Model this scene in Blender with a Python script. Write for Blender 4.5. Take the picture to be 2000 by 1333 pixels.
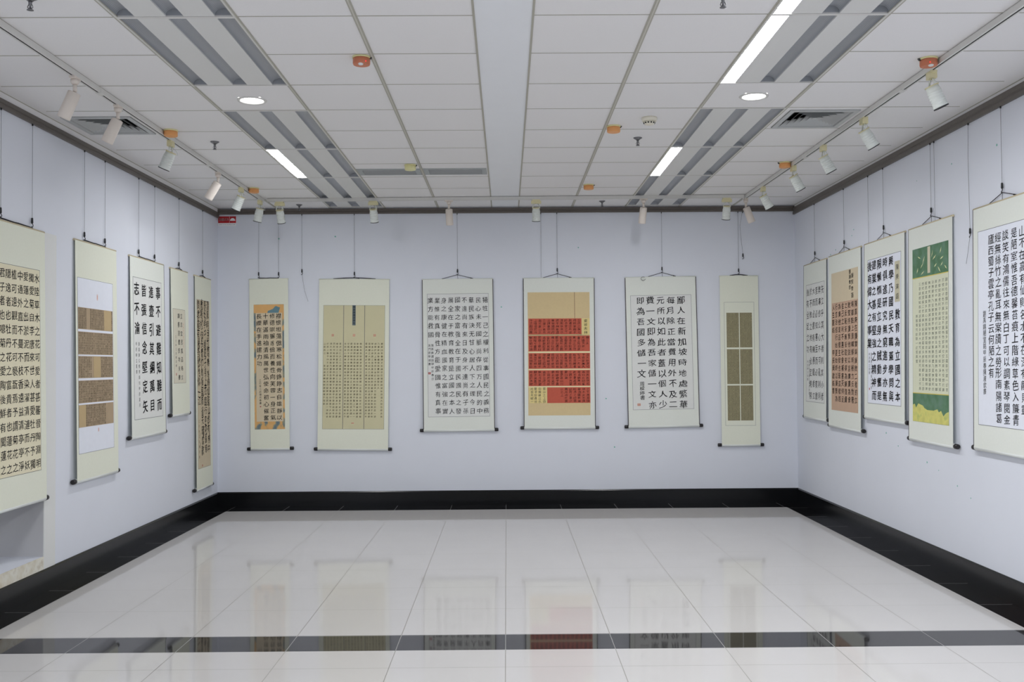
import bpy, math, random
from mathutils import Vector, Matrix, Euler

for o in list(bpy.data.objects):
    bpy.data.objects.remove(o, do_unlink=True)
SC = bpy.context.scene
COL = SC.collection

# ------------------------------------------------------------------ camera
H = 3.321            # ceiling height
D = 10.842           # back wall
XL, XR = -3.211, 3.241
YF = -3.0            # far end of the hall, behind the camera
pitch, yaw, roll = 0.02421, -0.00573, 0.00691
cp, sp, cy, sy, cr, sr = math.cos(pitch), math.sin(pitch), math.cos(yaw), math.sin(yaw), math.cos(roll), math.sin(roll)
RM = Matrix(((cy, -sy, 0), (sy, cy, 0), (0, 0, 1))) @ Matrix(((1, 0, 0), (0, cp, -sp), (0, sp, cp))) @ Matrix(((cr, 0, sr), (0, 1, 0), (-sr, 0, cr)))
cam = bpy.data.cameras.new('camera')
cam.sensor_width = 36
cam.lens = 1899.14 / 2000 * 36
cam.clip_start = 0.05
camo = bpy.data.objects.new('camera', cam)
COL.objects.link(camo)
xc, yc, zc = RM.col[0], RM.col[2], -RM.col[1]
camo.matrix_world = Matrix(((xc[0], yc[0], zc[0], 0.00419), (xc[1], yc[1], zc[1], 0), (xc[2], yc[2], zc[2], 1.5563), (0, 0, 0, 1)))
SC.camera = camo

# ------------------------------------------------------------------ light and exposure
w = bpy.data.worlds.new('world')
SC.world = w
w.use_nodes = True
w.node_tree.nodes['Background'].inputs[0].default_value = (0.92, 0.96, 1.0, 1)
w.node_tree.nodes['Background'].inputs[1].default_value = 0.12
SC.view_settings.view_transform = 'Standard'
SC.view_settings.look = 'None'
SC.view_settings.gamma = 1
SC.view_settings.use_curve_mapping = False
SC.view_settings.exposure = 0.08
SC.cycles.use_denoising = True
SC.cycles.max_bounces = 10
SC.cycles.diffuse_bounces = 7
SC.cycles.glossy_bounces = 5
SC.cycles.sample_clamp_indirect = 8
TUBE = 86.0           # emission of a lit fluorescent strip

def area(name, loc, sx, sy, power, color=(1, 1, 1), rot=(0, 0, 0)):
    l = bpy.data.lights.new(name, 'AREA')
    l.shape = 'RECTANGLE'; l.size = sx; l.size_y = sy; l.energy = power; l.color = color
    o = bpy.data.objects.new(name, l); COL.objects.link(o); o.location = loc; o.rotation_euler = rot
    return o
# unseen area lights added under the ceiling to light the room, without lamp bodies
for yy in (2.6, 0.4, -1.8):
    for xx in (-1.65, 1.65):
        area('added_ceiling_light', (xx, yy, H - 0.03), 0.5, 1.2, 30, (0.95, 0.97, 1.0))

# ------------------------------------------------------------------ helpers
def tag(o, label=None, cat=None, group=None, kind=None):
    if label: o['label'] = label
    if cat: o['category'] = cat
    if group: o['group'] = group
    if kind: o['kind'] = kind
    return o

def empty(name, loc, rot=(0, 0, 0), label=None, cat=None, group=None):
    o = bpy.data.objects.new(name, None)
    o.empty_display_size = 0.1
    COL.objects.link(o); o.location = loc; o.rotation_euler = rot
    return tag(o, label, cat, group)

class MB:
    """collects shapes into one mesh"""
    def __init__(s):
        s.v = []; s.f = []; s.mi = []; s.cur = 0; s.sm = []
    def add(s, vs, fs, smooth=False):
        b = len(s.v); s.v += [tuple(p) for p in vs]
        for f in fs:
            s.f.append([i + b for i in f]); s.mi.append(s.cur); s.sm.append(smooth)
        return s
    def box(s, x0, x1, y0, y1, z0, z1):
        vs = [(x0, y0, z0), (x1, y0, z0), (x1, y1, z0), (x0, y1, z0), (x0, y0, z1), (x1, y0, z1), (x1, y1, z1), (x0, y1, z1)]
        return s.add(vs, [(0, 3, 2, 1), (4, 5, 6, 7), (0, 1, 5, 4), (1, 2, 6, 5), (2, 3, 7, 6), (3, 0, 4, 7)])
    def quad(s, a, b, c, d):
        return s.add([a, b, c, d], [(0, 1, 2, 3)])
    def rings(s, rings, n=20, axis=(0, 0, 1), origin=(0, 0, 0), cap=True, smooth=True):
        """lathe: rings = [(t along axis, radius)]"""
        a = Vector(axis).normalized(); o = Vector(origin)
        u = a.orthogonal().normalized(); w2 = a.cross(u)
        vs = []
        for t, r in rings:
            for k in range(n):
                th = 2 * math.pi * k / n
                vs.append(o + a * t + (u * math.cos(th) + w2 * math.sin(th)) * r)
        fs = []
        for i in range(len(rings) - 1):
            for k in range(n):
                fs.append((i * n + k, i * n + (k + 1) % n, (i + 1) * n + (k + 1) % n, (i + 1) * n + k))
        s.add(vs, fs, smooth)
        if cap:
            b = len(s.v) - len(vs)
            s.f.append([b + k for k in range(n)][::-1]); s.mi.append(s.cur); s.sm.append(False)
            b2 = b + (len(rings) - 1) * n
            s.f.append([b2 + k for k in range(n)]); s.mi.append(s.cur); s.sm.append(False)
        return s
    def tube(s, pts, r, n=8):
        pts = [Vector(p) for p in pts]
        vs = []; ref = None
        for i, p in enumerate(pts):
            d = (pts[min(i + 1, len(pts) - 1)] - pts[max(i - 1, 0)]).normalized()
            if ref is None: ref = d.orthogonal().normalized()
            ref = (ref - d * ref.dot(d)).normalized()
            b = d.cross(ref)
            for k in range(n):
                th = 2 * math.pi * k / n
                vs.append(p + (ref * math.cos(th) + b * math.sin(th)) * r)
        fs = []
        for i in range(len(pts) - 1):
            for k in range(n):
                fs.append((i * n + k, i * n + (k + 1) % n, (i + 1) * n + (k + 1) % n, (i + 1) * n + k))
        fs.append(tuple(range(n))[::-1]); fs.append(tuple((len(pts) - 1) * n + k for k in range(n)))
        return s.add(vs, fs, True)
    def poly(s, pts, y0, y1):
        """prism of an x,z outline between y0 (front) and y1"""
        n = len(pts)
        vs = [(x, y0, z) for x, z in pts] + [(x, y1, z) for x, z in pts]
        fs = [tuple(range(n)), tuple(range(n, 2 * n))[::-1]]
        for k in range(n):
            fs.append((k, k + n, (k + 1) % n + n, (k + 1) % n))
        return s.add(vs, fs)
    def build(s, name, mats, parent=None, loc=None):
        me = bpy.data.meshes.new(name)
        me.from_pydata(s.v, [], s.f)
        if not isinstance(mats, (list, tuple)): mats = [mats]
        for m in mats: me.materials.append(m)
        me.polygons.foreach_set('material_index', s.mi)
        me.polygons.foreach_set('use_smooth', s.sm)
        me.update()
        o = bpy.data.objects.new(name, me); COL.objects.link(o)
        if parent: o.parent = parent
        if loc: o.location = loc
        return o

# ------------------------------------------------------------------ materials
def lin(c):
    c /= 255.0
    return c / 12.92 if c <= 0.04045 else ((c + 0.055) / 1.055) ** 2.4
def px(r, g, b, k=1.5):
    return tuple(min(0.93, lin(c) * k) for c in (r, g, b)) + (1,)
def mat(name, col, rough=0.6, spec=0.3, metal=0.0, var=0.0, scale=20.0, bump=0.0, emit=None, estr=0.0):
    m = bpy.data.materials.new(name); m.use_nodes = True
    nt = m.node_tree; b = nt.nodes['Principled BSDF']
    b.inputs['Base Color'].default_value = col
    b.inputs['Roughness'].default_value = rough
    b.inputs['Specular IOR Level'].default_value = spec
    b.inputs['Metallic'].default_value = metal
    if var or bump:
        tc = nt.nodes.new('ShaderNodeTexCoord'); nz = nt.nodes.new('ShaderNodeTexNoise')
        nz.inputs['Scale'].default_value = scale; nz.inputs['Detail'].default_value = 5
        nt.links.new(tc.outputs['Object'], nz.inputs['Vector'])
        if var:
            mx = nt.nodes.new('ShaderNodeMix'); mx.data_type = 'RGBA'
            mx.inputs[6].default_value = tuple(c * (1 - var) for c in col[:3]) + (1,)
            mx.inputs[7].default_value = tuple(min(1, c * (1 + var)) for c in col[:3]) + (1,)
            nt.links.new(nz.outputs['Fac'], mx.inputs[0]); nt.links.new(mx.outputs[2], b.inputs['Base Color'])
        if bump:
            bp = nt.nodes.new('ShaderNodeBump'); bp.inputs['Strength'].default_value = bump; bp.inputs['Distance'].default_value = 0.002
            nt.links.new(nz.outputs['Fac'], bp.inputs['Height']); nt.links.new(bp.outputs['Normal'], b.inputs['Normal'])
    if emit:
        b.inputs['Emission Color'].default_value = emit; b.inputs['Emission Strength'].default_value = estr
    return m
def ramp_mat(name, cols, scale=12.0, rough=0.8, stretch=(1, 1, 1), detail=4):
    """mottled printed paper: noise through a constant colour ramp"""
    m = bpy.data.materials.new(name); m.use_nodes = True
    nt = m.node_tree; b = nt.nodes['Principled BSDF']; b.inputs['Roughness'].default_value = rough
    b.inputs['Specular IOR Level'].default_value = 0.2
    tc = nt.nodes.new('ShaderNodeTexCoord'); mp = nt.nodes.new('ShaderNodeMapping'); nz = nt.nodes.new('ShaderNodeTexNoise'); rp = nt.nodes.new('ShaderNodeValToRGB')
    mp.inputs['Scale'].default_value = stretch
    nz.inputs['Scale'].default_value = scale; nz.inputs['Detail'].default_value = detail
    nt.links.new(tc.outputs['Object'], mp.inputs['Vector']); nt.links.new(mp.outputs['Vector'], nz.inputs['Vector'])
    nt.links.new(nz.outputs['Fac'], rp.inputs['Fac']); nt.links.new(rp.outputs['Color'], b.inputs['Base Color'])
    e = rp.color_ramp.elements
    e[0].position = cols[0][0]; e[0].color = cols[0][1]; e[1].position = cols[-1][0]; e[1].color = cols[-1][1]
    for p, c in cols[1:-1]:
        q = e.new(p); q.color = c
    return m

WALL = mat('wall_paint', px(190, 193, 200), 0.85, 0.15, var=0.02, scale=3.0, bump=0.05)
NICHE = mat('niche_grey', px(168, 168, 170), 0.85, 0.15, var=0.03, scale=5.0)  # darker grey than the wall, on every niche face but the sill
BOARD = mat('cream_board_paint', px(190, 191, 189), 0.8, 0.15, var=0.03, scale=4.0)
STAIN = ramp_mat('stained_board', [(0.35, px(175, 168, 150)), (0.55, px(192, 190, 180)), (0.75, px(150, 138, 118))], 9.0)
TILEC = mat('ceiling_tile', px(198, 197, 197), 0.9, 0.1, var=0.03, scale=180.0, bump=0.1)
PLASTER = mat('ceiling_plaster', px(198, 200, 203), 0.85, 0.15, var=0.015, scale=6.0)
GRID = mat('ceiling_grid_metal', px(148, 146, 136), 0.6, 0.3)
GRIDL = mat('ceiling_grid_light', px(168, 166, 158), 0.6, 0.3)
RAIL = mat('bronze_rail', (0.135, 0.118, 0.104, 1), 0.45, 0.4, var=0.15, scale=30.0)
BLACK = mat('black_skirting', (0.006, 0.0065, 0.0075, 1), 0.22, 0.35)
WHITEP = mat('white_plastic', px(190, 191, 190), 0.5, 0.4)
WHITEM = mat('white_metal', px(182, 181, 178), 0.5, 0.35)
PANELM = mat('lamp_white_panel', px(186, 186, 184), 0.55, 0.3)
DARK = mat('dark_cavity', (0.02, 0.021, 0.022, 1), 0.8, 0.1)
SLOT = mat('track_slot', (0.025, 0.024, 0.024, 1), 0.6, 0.2)
WIREM = mat('steel_wire', (0.17, 0.17, 0.175, 1), 0.5, 0.3)
HOOKM = mat('dark_hook_metal', (0.035, 0.037, 0.038, 1), 0.45, 0.4, 0.5)
CORD = mat('dark_silk_cord', (0.030, 0.026, 0.028, 1), 0.8, 0.2)
KNOB = mat('dark_wood_knob', (0.012, 0.010, 0.011, 1), 0.3, 0.5)
MOUNT = mat('silk_mount', px(196, 198, 184), 0.75, 0.2, var=0.03, scale=60.0)
MOUNTW = mat('white_silk_mount', px(194, 197, 190), 0.75, 0.2, var=0.03, scale=60.0)
RODW = mat('roller_paper', px(200, 203, 200), 0.6, 0.3)
RODT = mat('tan_rod_wood', px(168, 158, 132), 0.7, 0.3)
EDGEB = mat('brown_edge_binding', (0.085, 0.075, 0.08, 1), 0.8, 0.2)
LINE = mat('grey_outline', (0.16, 0.16, 0.17, 1), 0.8, 0.1)
INK = mat('ink', (0.012, 0.012, 0.014, 1), 0.8, 0.15)
INKG = mat('grey_ink', (0.07, 0.07, 0.065, 1), 0.8, 0.1)
INKF = mat('faint_ink', (0.25, 0.27, 0.22, 1), 0.8, 0.1)
INKB = mat('brown_ink', (0.10, 0.085, 0.06, 1), 0.8, 0.1)
SEAL = mat('red_seal', (0.50, 0.12, 0.11, 1), 0.8, 0.1)
SEALF = mat('faint_red_seal', px(188, 140, 122), 0.8, 0.1)
def paper(n, r, g, b, var=0.03, sc=25.0): return mat(n, px(r, g, b), 0.85, 0.12, var=var, scale=sc)
P_CREAM = paper('cream_paper', 196, 190, 166)
P_WHITE = paper('white_paper', 196, 199, 208)
P_WARMW = paper('warm_white_paper', 192, 193, 190)
P_IVORY = paper('ivory_paper', 186, 182, 166)
P_OLDTAN = paper('aged_tan_paper', 178, 166, 142, 0.06, 14.0)
P_BROWN = paper('old_brown_silk', 150, 133, 110, 0.09, 12.0)
P_BROWNL = paper('old_brown_silk_pale', 162, 143, 110, 0.06, 12.0)
P_BEIGE = paper('beige_paper', 182, 170, 146)
P_YELLOW = paper('yellow_green_paper', 178, 173, 142, 0.03, 10.0)
P_BLUEG = paper('blue_grey_label', 88, 98, 102)
P_TAN = paper('tan_paper', 184, 166, 128, 0.04, 40.0)
P_TANY = paper('yellow_tan_label', 194, 178, 124)
P_RED = paper('brick_red_paper', 166, 82, 66, 0.06, 40.0)
P_OLIVE = paper('olive_grey_panel', 134, 128, 100, 0.05, 60.0)
P_OLIVEL = paper('olive_light_line', 162, 158, 132)
P_ROSE = paper('rose_tan_paper', 170, 144, 124, 0.04, 20.0)
P_TAG = paper('grey_tan_tag', 172, 168, 146)
P_PALEG = paper('pale_green_paper', 184, 186, 164, 0.04, 8.0)
P_GREEN = ramp_mat('green_painted_paper', [(0.3, px(68, 98, 72)), (0.5, px(80, 110, 86)), (0.7, px(90, 116, 100))], 14.0)
P_YEL = ramp_mat('yellow_painted_paper', [(0.3, px(166, 164, 96)), (0.55, px(182, 178, 104)), (0.75, px(150, 160, 96))], 14.0)
P_GOLD = paper('gold_line', 180, 166, 84)
P_FLECK = paper('pale_flecks', 186, 186, 146)
P_LAND = ramp_mat('mottled_orange_blue_paper', [(0.36, px(96, 108, 112)), (0.44, px(128, 130, 112)), (0.5, px(186, 146, 94)), (0.72, px(190, 154, 104))], 11.0, stretch=(1.6, 1, 0.8))
P_ORANGE = paper('orange_paper', 190, 150, 98, 0.06, 20.0)
P_TEAL = paper('dusty_blue_print', 92, 120, 128, 0.1, 20.0)
SIGNR = mat('red_sign', (0.50, 0.012, 0.018, 1), 0.4, 0.4)
SIGNW = mat('sign_white', px(205, 205, 208), 0.5, 0.3)
SPOTA = mat('pinkish_beige_metal', px(192, 184, 176), 0.45, 0.35)
SPOTW = mat('spot_white_metal', px(190, 194, 190), 0.45, 0.35)
SPOTY = mat('yellowed_plastic', px(190, 184, 150), 0.5, 0.35)
RIM = mat('spot_dark_rim', (0.03, 0.03, 0.032, 1), 0.4, 0.4)
ORANGE = mat('orange_dust_cover', px(198, 140, 88), 0.45, 0.35, var=0.04, scale=60.0)
ORANGED = mat('red_orange_dust_cover', px(168, 102, 76), 0.45, 0.35, var=0.06, scale=60.0)
YELLOWC = mat('pale_yellow_cover', px(196, 192, 146), 0.5, 0.35)
LED = mat('red_led', (0.8, 0.02, 0.03, 1), 0.4, 0.3, emit=(1, 0.05, 0.05, 1), estr=1.0)
CHROME = mat('dull_chrome', (0.22, 0.22, 0.23, 1), 0.35, 0.5, 0.8)
VENTM = mat('grey_vent_metal', px(158, 160, 160), 0.5, 0.35)
VENTD = mat('linear_vent_metal', px(138, 140, 141), 0.5, 0.35)
LAMPON = mat('fluorescent_on', (0.9, 0.9, 0.9, 1), 0.4, 0.3, emit=(0.96, 0.97, 1.0, 1), estr=TUBE)
DOWNON = mat('downlight_on', (0.9, 0.9, 0.9, 1), 0.4, 0.3, emit=(1.0, 0.99, 0.98, 1), estr=14.0)
SPECK = mat('green_putty_speck', px(96, 156, 142), 0.8, 0.1)

def louver_material():
    m = bpy.data.materials.new('perforated_louver'); m.use_nodes = True
    nt = m.node_tree; b = nt.nodes['Principled BSDF']
    b.inputs['Roughness'].default_value = 0.45; b.inputs['Metallic'].default_value = 0.3
    tc = nt.nodes.new('ShaderNodeTexCoord'); mp = nt.nodes.new('ShaderNodeMapping')
    mp.inputs['Scale'].default_value = (130, 60, 60)
    ck = nt.nodes.new('ShaderNodeTexWave'); ck.bands_direction = 'Y'; ck.inputs['Scale'].default_value = 0.35; ck.inputs['Distortion'].default_value = 0.4
    mx = nt.nodes.new('ShaderNodeMix'); mx.data_type = 'RGBA'
    mx.inputs[6].default_value = px(136, 139, 143); mx.inputs[7].default_value = px(152, 155, 160)
    nt.links.new(tc.outputs['Object'], mp.inputs['Vector']); nt.links.new(mp.outputs['Vector'], ck.inputs['Vector'])
    nt.links.new(ck.outputs['Fac'], mx.inputs[0]); nt.links.new(mx.outputs[2], b.inputs['Base Color'])
    return m
LOUVER = louver_material()

FX0, FY0, TS = -0.012, 5.64, 0.6
def floor_material(name, col, rough, spec, grout, gw, var=0.03):
    """polished floor tile, joints every 0.6 m"""
    m = bpy.data.materials.new(name); m.use_nodes = True
    nt = m.node_tree; b = nt.nodes['Principled BSDF']; L = nt.links.new
    tc = nt.nodes.new('ShaderNodeTexCoord'); sx = nt.nodes.new('ShaderNodeSeparateXYZ'); L(tc.outputs['Object'], sx.inputs[0])
    def mth(op, a, bb=None):
        n = nt.nodes.new('ShaderNodeMath'); n.operation = op
        for i, q in enumerate((a, bb)):
            if q is None: continue
            if isinstance(q, (int, float)): n.inputs[i].default_value = q
            else: L(q, n.inputs[i])
        return n.outputs[0]
    masks = []
    for ax, o0 in ((0, FX0), (1, FY0)):
        t = mth('DIVIDE', mth('SUBTRACT', sx.outputs[ax], o0 - 60), TS)
        fr = mth('FRACT', t)
        dd = mth('MINIMUM', fr, mth('SUBTRACT', 1.0, fr))
        masks.append(mth('LESS_THAN', dd, gw / TS / 2))
    mk = mth('MAXIMUM', masks[0], masks[1])
    nz = nt.nodes.new('ShaderNodeTexNoise'); nz.inputs['Scale'].default_value = 2.5; nz.inputs['Detail'].default_value = 6
    L(tc.outputs['Object'], nz.inputs['Vector'])
    m1 = nt.nodes.new('ShaderNodeMix'); m1.data_type = 'RGBA'
    m1.inputs[6].default_value = tuple(c * (1 - var) for c in col[:3]) + (1,); m1.inputs[7].default_value = tuple(min(1, c * (1 + var)) for c in col[:3]) + (1,)
    L(nz.outputs['Fac'], m1.inputs[0])
    m2 = nt.nodes.new('ShaderNodeMix'); m2.data_type = 'RGBA'; m2.inputs[7].default_value = grout
    L(mk, m2.inputs[0]); L(m1.outputs[2], m2.inputs[6]); L(m2.outputs[2], b.inputs['Base Color'])
    mr = mth('ADD', rough, mth('MULTIPLY', mk, 0.4)); L(mr, b.inputs['Roughness'])
    b.inputs['Specular IOR Level'].default_value = spec
    return m
F_LIGHT = floor_material('polished_pale_tile', px(165, 163, 161), 0.05, 0.16, px(120, 118, 112), 0.004)
F_DARK = floor_material('polished_black_tile', (0.006, 0.006, 0.007, 1), 0.04, 0.26, (0.16, 0.16, 0.155, 1), 0.004, 0.1)
F_BAND = floor_material('polished_charcoal_tile', (0.030, 0.029, 0.029, 1), 0.035, 0.26, (0.30, 0.30, 0.29, 1), 0.004, 0.1)

# ------------------------------------------------------------------ the room
def struct(mb, name, mats, parent=None):
    o = mb.build(name, mats, parent)
    if parent is None: tag(o, kind='structure')
    return o

# floor: pale tiles, black border round the walls, charcoal cross band
fx0, fx1, fyb, by0, by1 = -3.02, 3.012, 10.49, 5.345, 5.648
m = MB()
def fq(x0, x1, y0, y1): m.quad((x0, y0, 0), (x1, y0, 0), (x1, y1, 0), (x0, y1, 0))
fq(fx0, fx1, by1, fyb); fq(fx0, fx1, YF, by0)
m.cur = 1
fq(XL, fx0, YF, D); fq(fx1, XR, YF, D); fq(fx0, fx1, fyb, D)
m.cur = 2
fq(fx0, fx1, by0, by1)
struct(m, 'floor', [F_LIGHT, F_DARK, F_BAND])

# walls
NY0, NY1, NZ0, NZ1, ND = 5.2, 6.777, 0.25, 1.15, 0.34       # low niche in the left wall
m = MB()
def lw(y0, y1, z0, z1): m.quad((XL, y0, z0), (XL, y1, z0), (XL, y1, z1), (XL, y0, z1))
lw(YF, NY0, 0, H); lw(NY1, D, 0, H); lw(NY0, NY1, 0, NZ0); lw(NY0, NY1, NZ1, H)
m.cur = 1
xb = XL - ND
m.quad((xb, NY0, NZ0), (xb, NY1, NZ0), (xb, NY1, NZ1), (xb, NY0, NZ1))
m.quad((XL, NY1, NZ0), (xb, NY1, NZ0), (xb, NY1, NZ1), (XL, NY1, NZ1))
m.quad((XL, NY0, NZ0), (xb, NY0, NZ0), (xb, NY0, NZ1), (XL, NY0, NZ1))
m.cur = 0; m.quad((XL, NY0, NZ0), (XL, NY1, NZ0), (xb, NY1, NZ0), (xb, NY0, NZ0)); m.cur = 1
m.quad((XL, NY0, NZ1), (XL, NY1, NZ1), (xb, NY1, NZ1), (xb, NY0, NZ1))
wl = struct(m, 'wall_left', [WALL, NICHE])
m = MB(); m.quad((XL, D, 0), (XR, D, 0), (XR, D, H), (XL, D, H))
wb = struct(m, 'wall_back', WALL)
m = MB(); m.quad((XR, YF, 0), (XR, D, 0), (XR, D, H), (XR, YF, H))
wr = struct(m, 'wall_right', WALL)
# end wall behind the photographer with a wide open entrance
m = MB()
ex, ez = 2.85, 2.95
for x0, x1, z0, z1 in ((XL, -ex, 0, H), (ex, XR, 0, H), (-ex, ex, ez, H)):
    m.box(x0, x1, YF - 0.15, YF, z0, z1)
struct(m, 'wall_front', WALL)
# cream board that frames the niche
m = MB()
bx = XL + 0.006
for y0, y1, z0, z1 in ((4.6, NY0, 0.16, 2.5), (NY1, 6.945, 0.16, 2.5), (NY0, NY1, NZ1, 2.5)):
    m.box(XL, bx, y0, y1, z0, z1)
m.cur = 1
m.box(XL, bx, NY0, NY1, 0.16, NZ0)
struct(m, 'trim_1', [BOARD, STAIN])

def specks(parent, name, pts, ax):
    mb = MB(); rnd = random.Random(5)
    for a, z in pts:
        r = rnd.uniform(0.004, 0.009)
        if ax == 'B': mb.rings([(0, r), (0.001, r * 0.7)], 7, (0, -1, 0), (a, D, z))
        elif ax == 'R': mb.rings([(0, r), (0.001, r * 0.7)], 7, (-1, 0, 0), (XR, a, z))
        else: mb.rings([(0, r), (0.001, r * 0.7)], 7, (1, 0, 0), (XL, a, z))
    return mb.build(name, SPECK, parent)
specks(wb, 'putty_marks', [(0.815, 2.86), (1.11, 1.17), (1.20, 0.63), (-2.53, 2.98), (-0.05, 2.2), (-1.9, 3.0), (0.82, 1.75), (1.9, 0.9)], 'B')
specks(wr, 'putty_marks', [(9.05, 2.74), (9.25, 2.70), (9.5, 2.66), (9.65, 2.63), (9.0, 2.79), (6.35, 2.98), (7.6, 2.98), (7.0, 2.99), (8.3, 0.95), (8.05, 0.86), (7.5, 0.78), (7.3, 0.74), (7.0, 0.66), (6.8, 0.60), (9.2, 1.0)], 'R')

# skirting
def skirt(name, pts):
    mb = MB()
    for x0, x1, y0, y1 in pts:
        mb.box(x0, x1, y0, y1, 0, 0.150)
    return mb
t = 0.014
m = MB(); m.poly([(0, 0), (0.014, 0), (0.014, 0.150), (0.006, 0.162), (0, 0.162)], YF, D)
o = struct(m, 'baseboard_left', BLACK); o.location = (XL, 0, 0)
m = MB(); m.poly([(0, 0), (0, 0.162), (-0.006, 0.162), (-0.014, 0.150), (-0.014, 0)], YF, D)
o = struct(m, 'baseboard_right', BLACK); o.location = (XR, 0, 0)
m = MB(); m.add([(XL + .014, D - .014, 0), (XR - .014, D - .014, 0), (XR - .014, D - .014, .15), (XL + .014, D - .014, .15), (XL + .006, D - .006, .162), (XR - .006, D - .006, .162), (XL + .006, D, .162), (XR - .006, D, .162)],
                [(0, 1, 2, 3), (3, 2, 5, 4), (4, 5, 7, 6)])
struct(m, 'baseboard_back', BLACK)

# hanging rail under the ceiling: grooved bronze strip
def railprof(d, z0, z1):
    h = z1 - z0
    return [(0, z0), (d, z0), (d, z0 + h * .36), (d * .72, z0 + h * .42), (d * .72, z0 + h * .52), (d, z0 + h * .58), (d, z1), (0, z1)]
m = MB(); m.poly(railprof(0.02, 3.212, 3.272), YF, D); o = struct(m, 'trim_2', RAIL); o.location.x = XL
m = MB(); m.poly([(-x, z) for x, z in railprof(0.02, 3.216, 3.292)][::-1], YF, D); o = struct(m, 'trim_3', RAIL); o.location.x = XR
m = MB(); m.poly(railprof(0.02, 3.252, 3.311), 0, XR - XL); o = struct(m, 'trim_4', RAIL)
o.rotation_euler = (0, 0, -math.pi / 2); o.location = (XL, D, 0)

# ceiling
K0 = 4.867
def krow(k): return K0 + 0.6 * k
LX = [-3.15, -2.55, -1.95, -1.35, -0.75, -0.15, 0.15, 0.75, 1.35, 1.95, 2.55, 3.15]
lamp_rows = [(krow(-2), krow(0)), (krow(0), krow(2)), (krow(3), krow(5)), (krow(5), krow(7)), (krow(7), krow(9)), (krow(9), 10.76)]
DIFF = [(-3.125, -2.635, 6.815, 7.325), (2.0, 2.49, 6.735, 7.24)]
VENT = [(-1.335, -0.765, 8.69, 8.965), (-0.735, -0.165, 8.685, 8.955)]
holes = [(xc_ - 0.3, xc_ + 0.3, a, b) for xc_ in (-1.65, 1.65) for a, b in lamp_rows]
holes += DIFF + VENT
DL = [(-1.672, 6.417), (1.652, 6.383)]
holes += [(x - 0.075, x + 0.075, y - 0.075, y + 0.075) for x, y in DL]
xs = sorted(set([XL, XR, -0.15, 0.15] + [h[0] for h in holes] + [h[1] for h in holes]))
ys = sorted(set([YF, D] + [h[2] for h in holes] + [h[3] for h in holes]))
m = MB()
for i in range(len(xs) - 1):
    for j in range(len(ys) - 1):
        cx_, cy_ = (xs[i] + xs[i + 1]) / 2, (ys[j] + ys[j + 1]) / 2
        if any(h[0] < cx_ < h[1] and h[2] < cy_ < h[3] for h in holes): continue
        m.cur = 1 if abs(cx_) < 0.15 else 0
        m.quad((xs[i], ys[j], H), (xs[i], ys[j + 1], H), (xs[i + 1], ys[j + 1], H), (xs[i + 1], ys[j], H))
m.cur = 1
m.box(XL, XR, YF, D, H + 0.16, H + 0.2)
def inhole(x, y): return any(h[0] - 1e-4 < x < h[1] + 1e-4 and h[2] + 1e-4 < y < h[3] - 1e-4 for h in holes)
for x in LX[1:-1]:
    wdt = 0.006 if abs(x) < 0.2 else 0.012
    m.cur = 2; m.box(x - wdt, x + wdt, YF, D, H - 0.004, H)
    if wdt > 0.01:
        m.cur = 3; m.box(x - 0.004, x + 0.004, YF, D, H - 0.0055, H - 0.004)
m.cur = 2
for k in range(-12, 10):
    y = krow(k)
    for a, b in zip(LX[:-1], LX[1:]):
        if a == -0.15 or inhole((a + b) / 2, y): continue
        m.box(max(a, XL), b, y - 0.003, y + 0.003, H - 0.002, H)
m.box(XL, XL + 0.01, YF, D, H - 0.003, H); m.box(XR - 0.01, XR, YF, D, H - 0.003, H)
m.cur = 0          # white wall angle between the rail and the tiles
m.box(XL, XL + 0.004, YF, D, 3.274, H - 0.003); m.box(XR - 0.004, XR, YF, D, 3.294, H - 0.003)
struct(m, 'ceiling', [TILEC, PLASTER, GRID, GRIDL])

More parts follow.
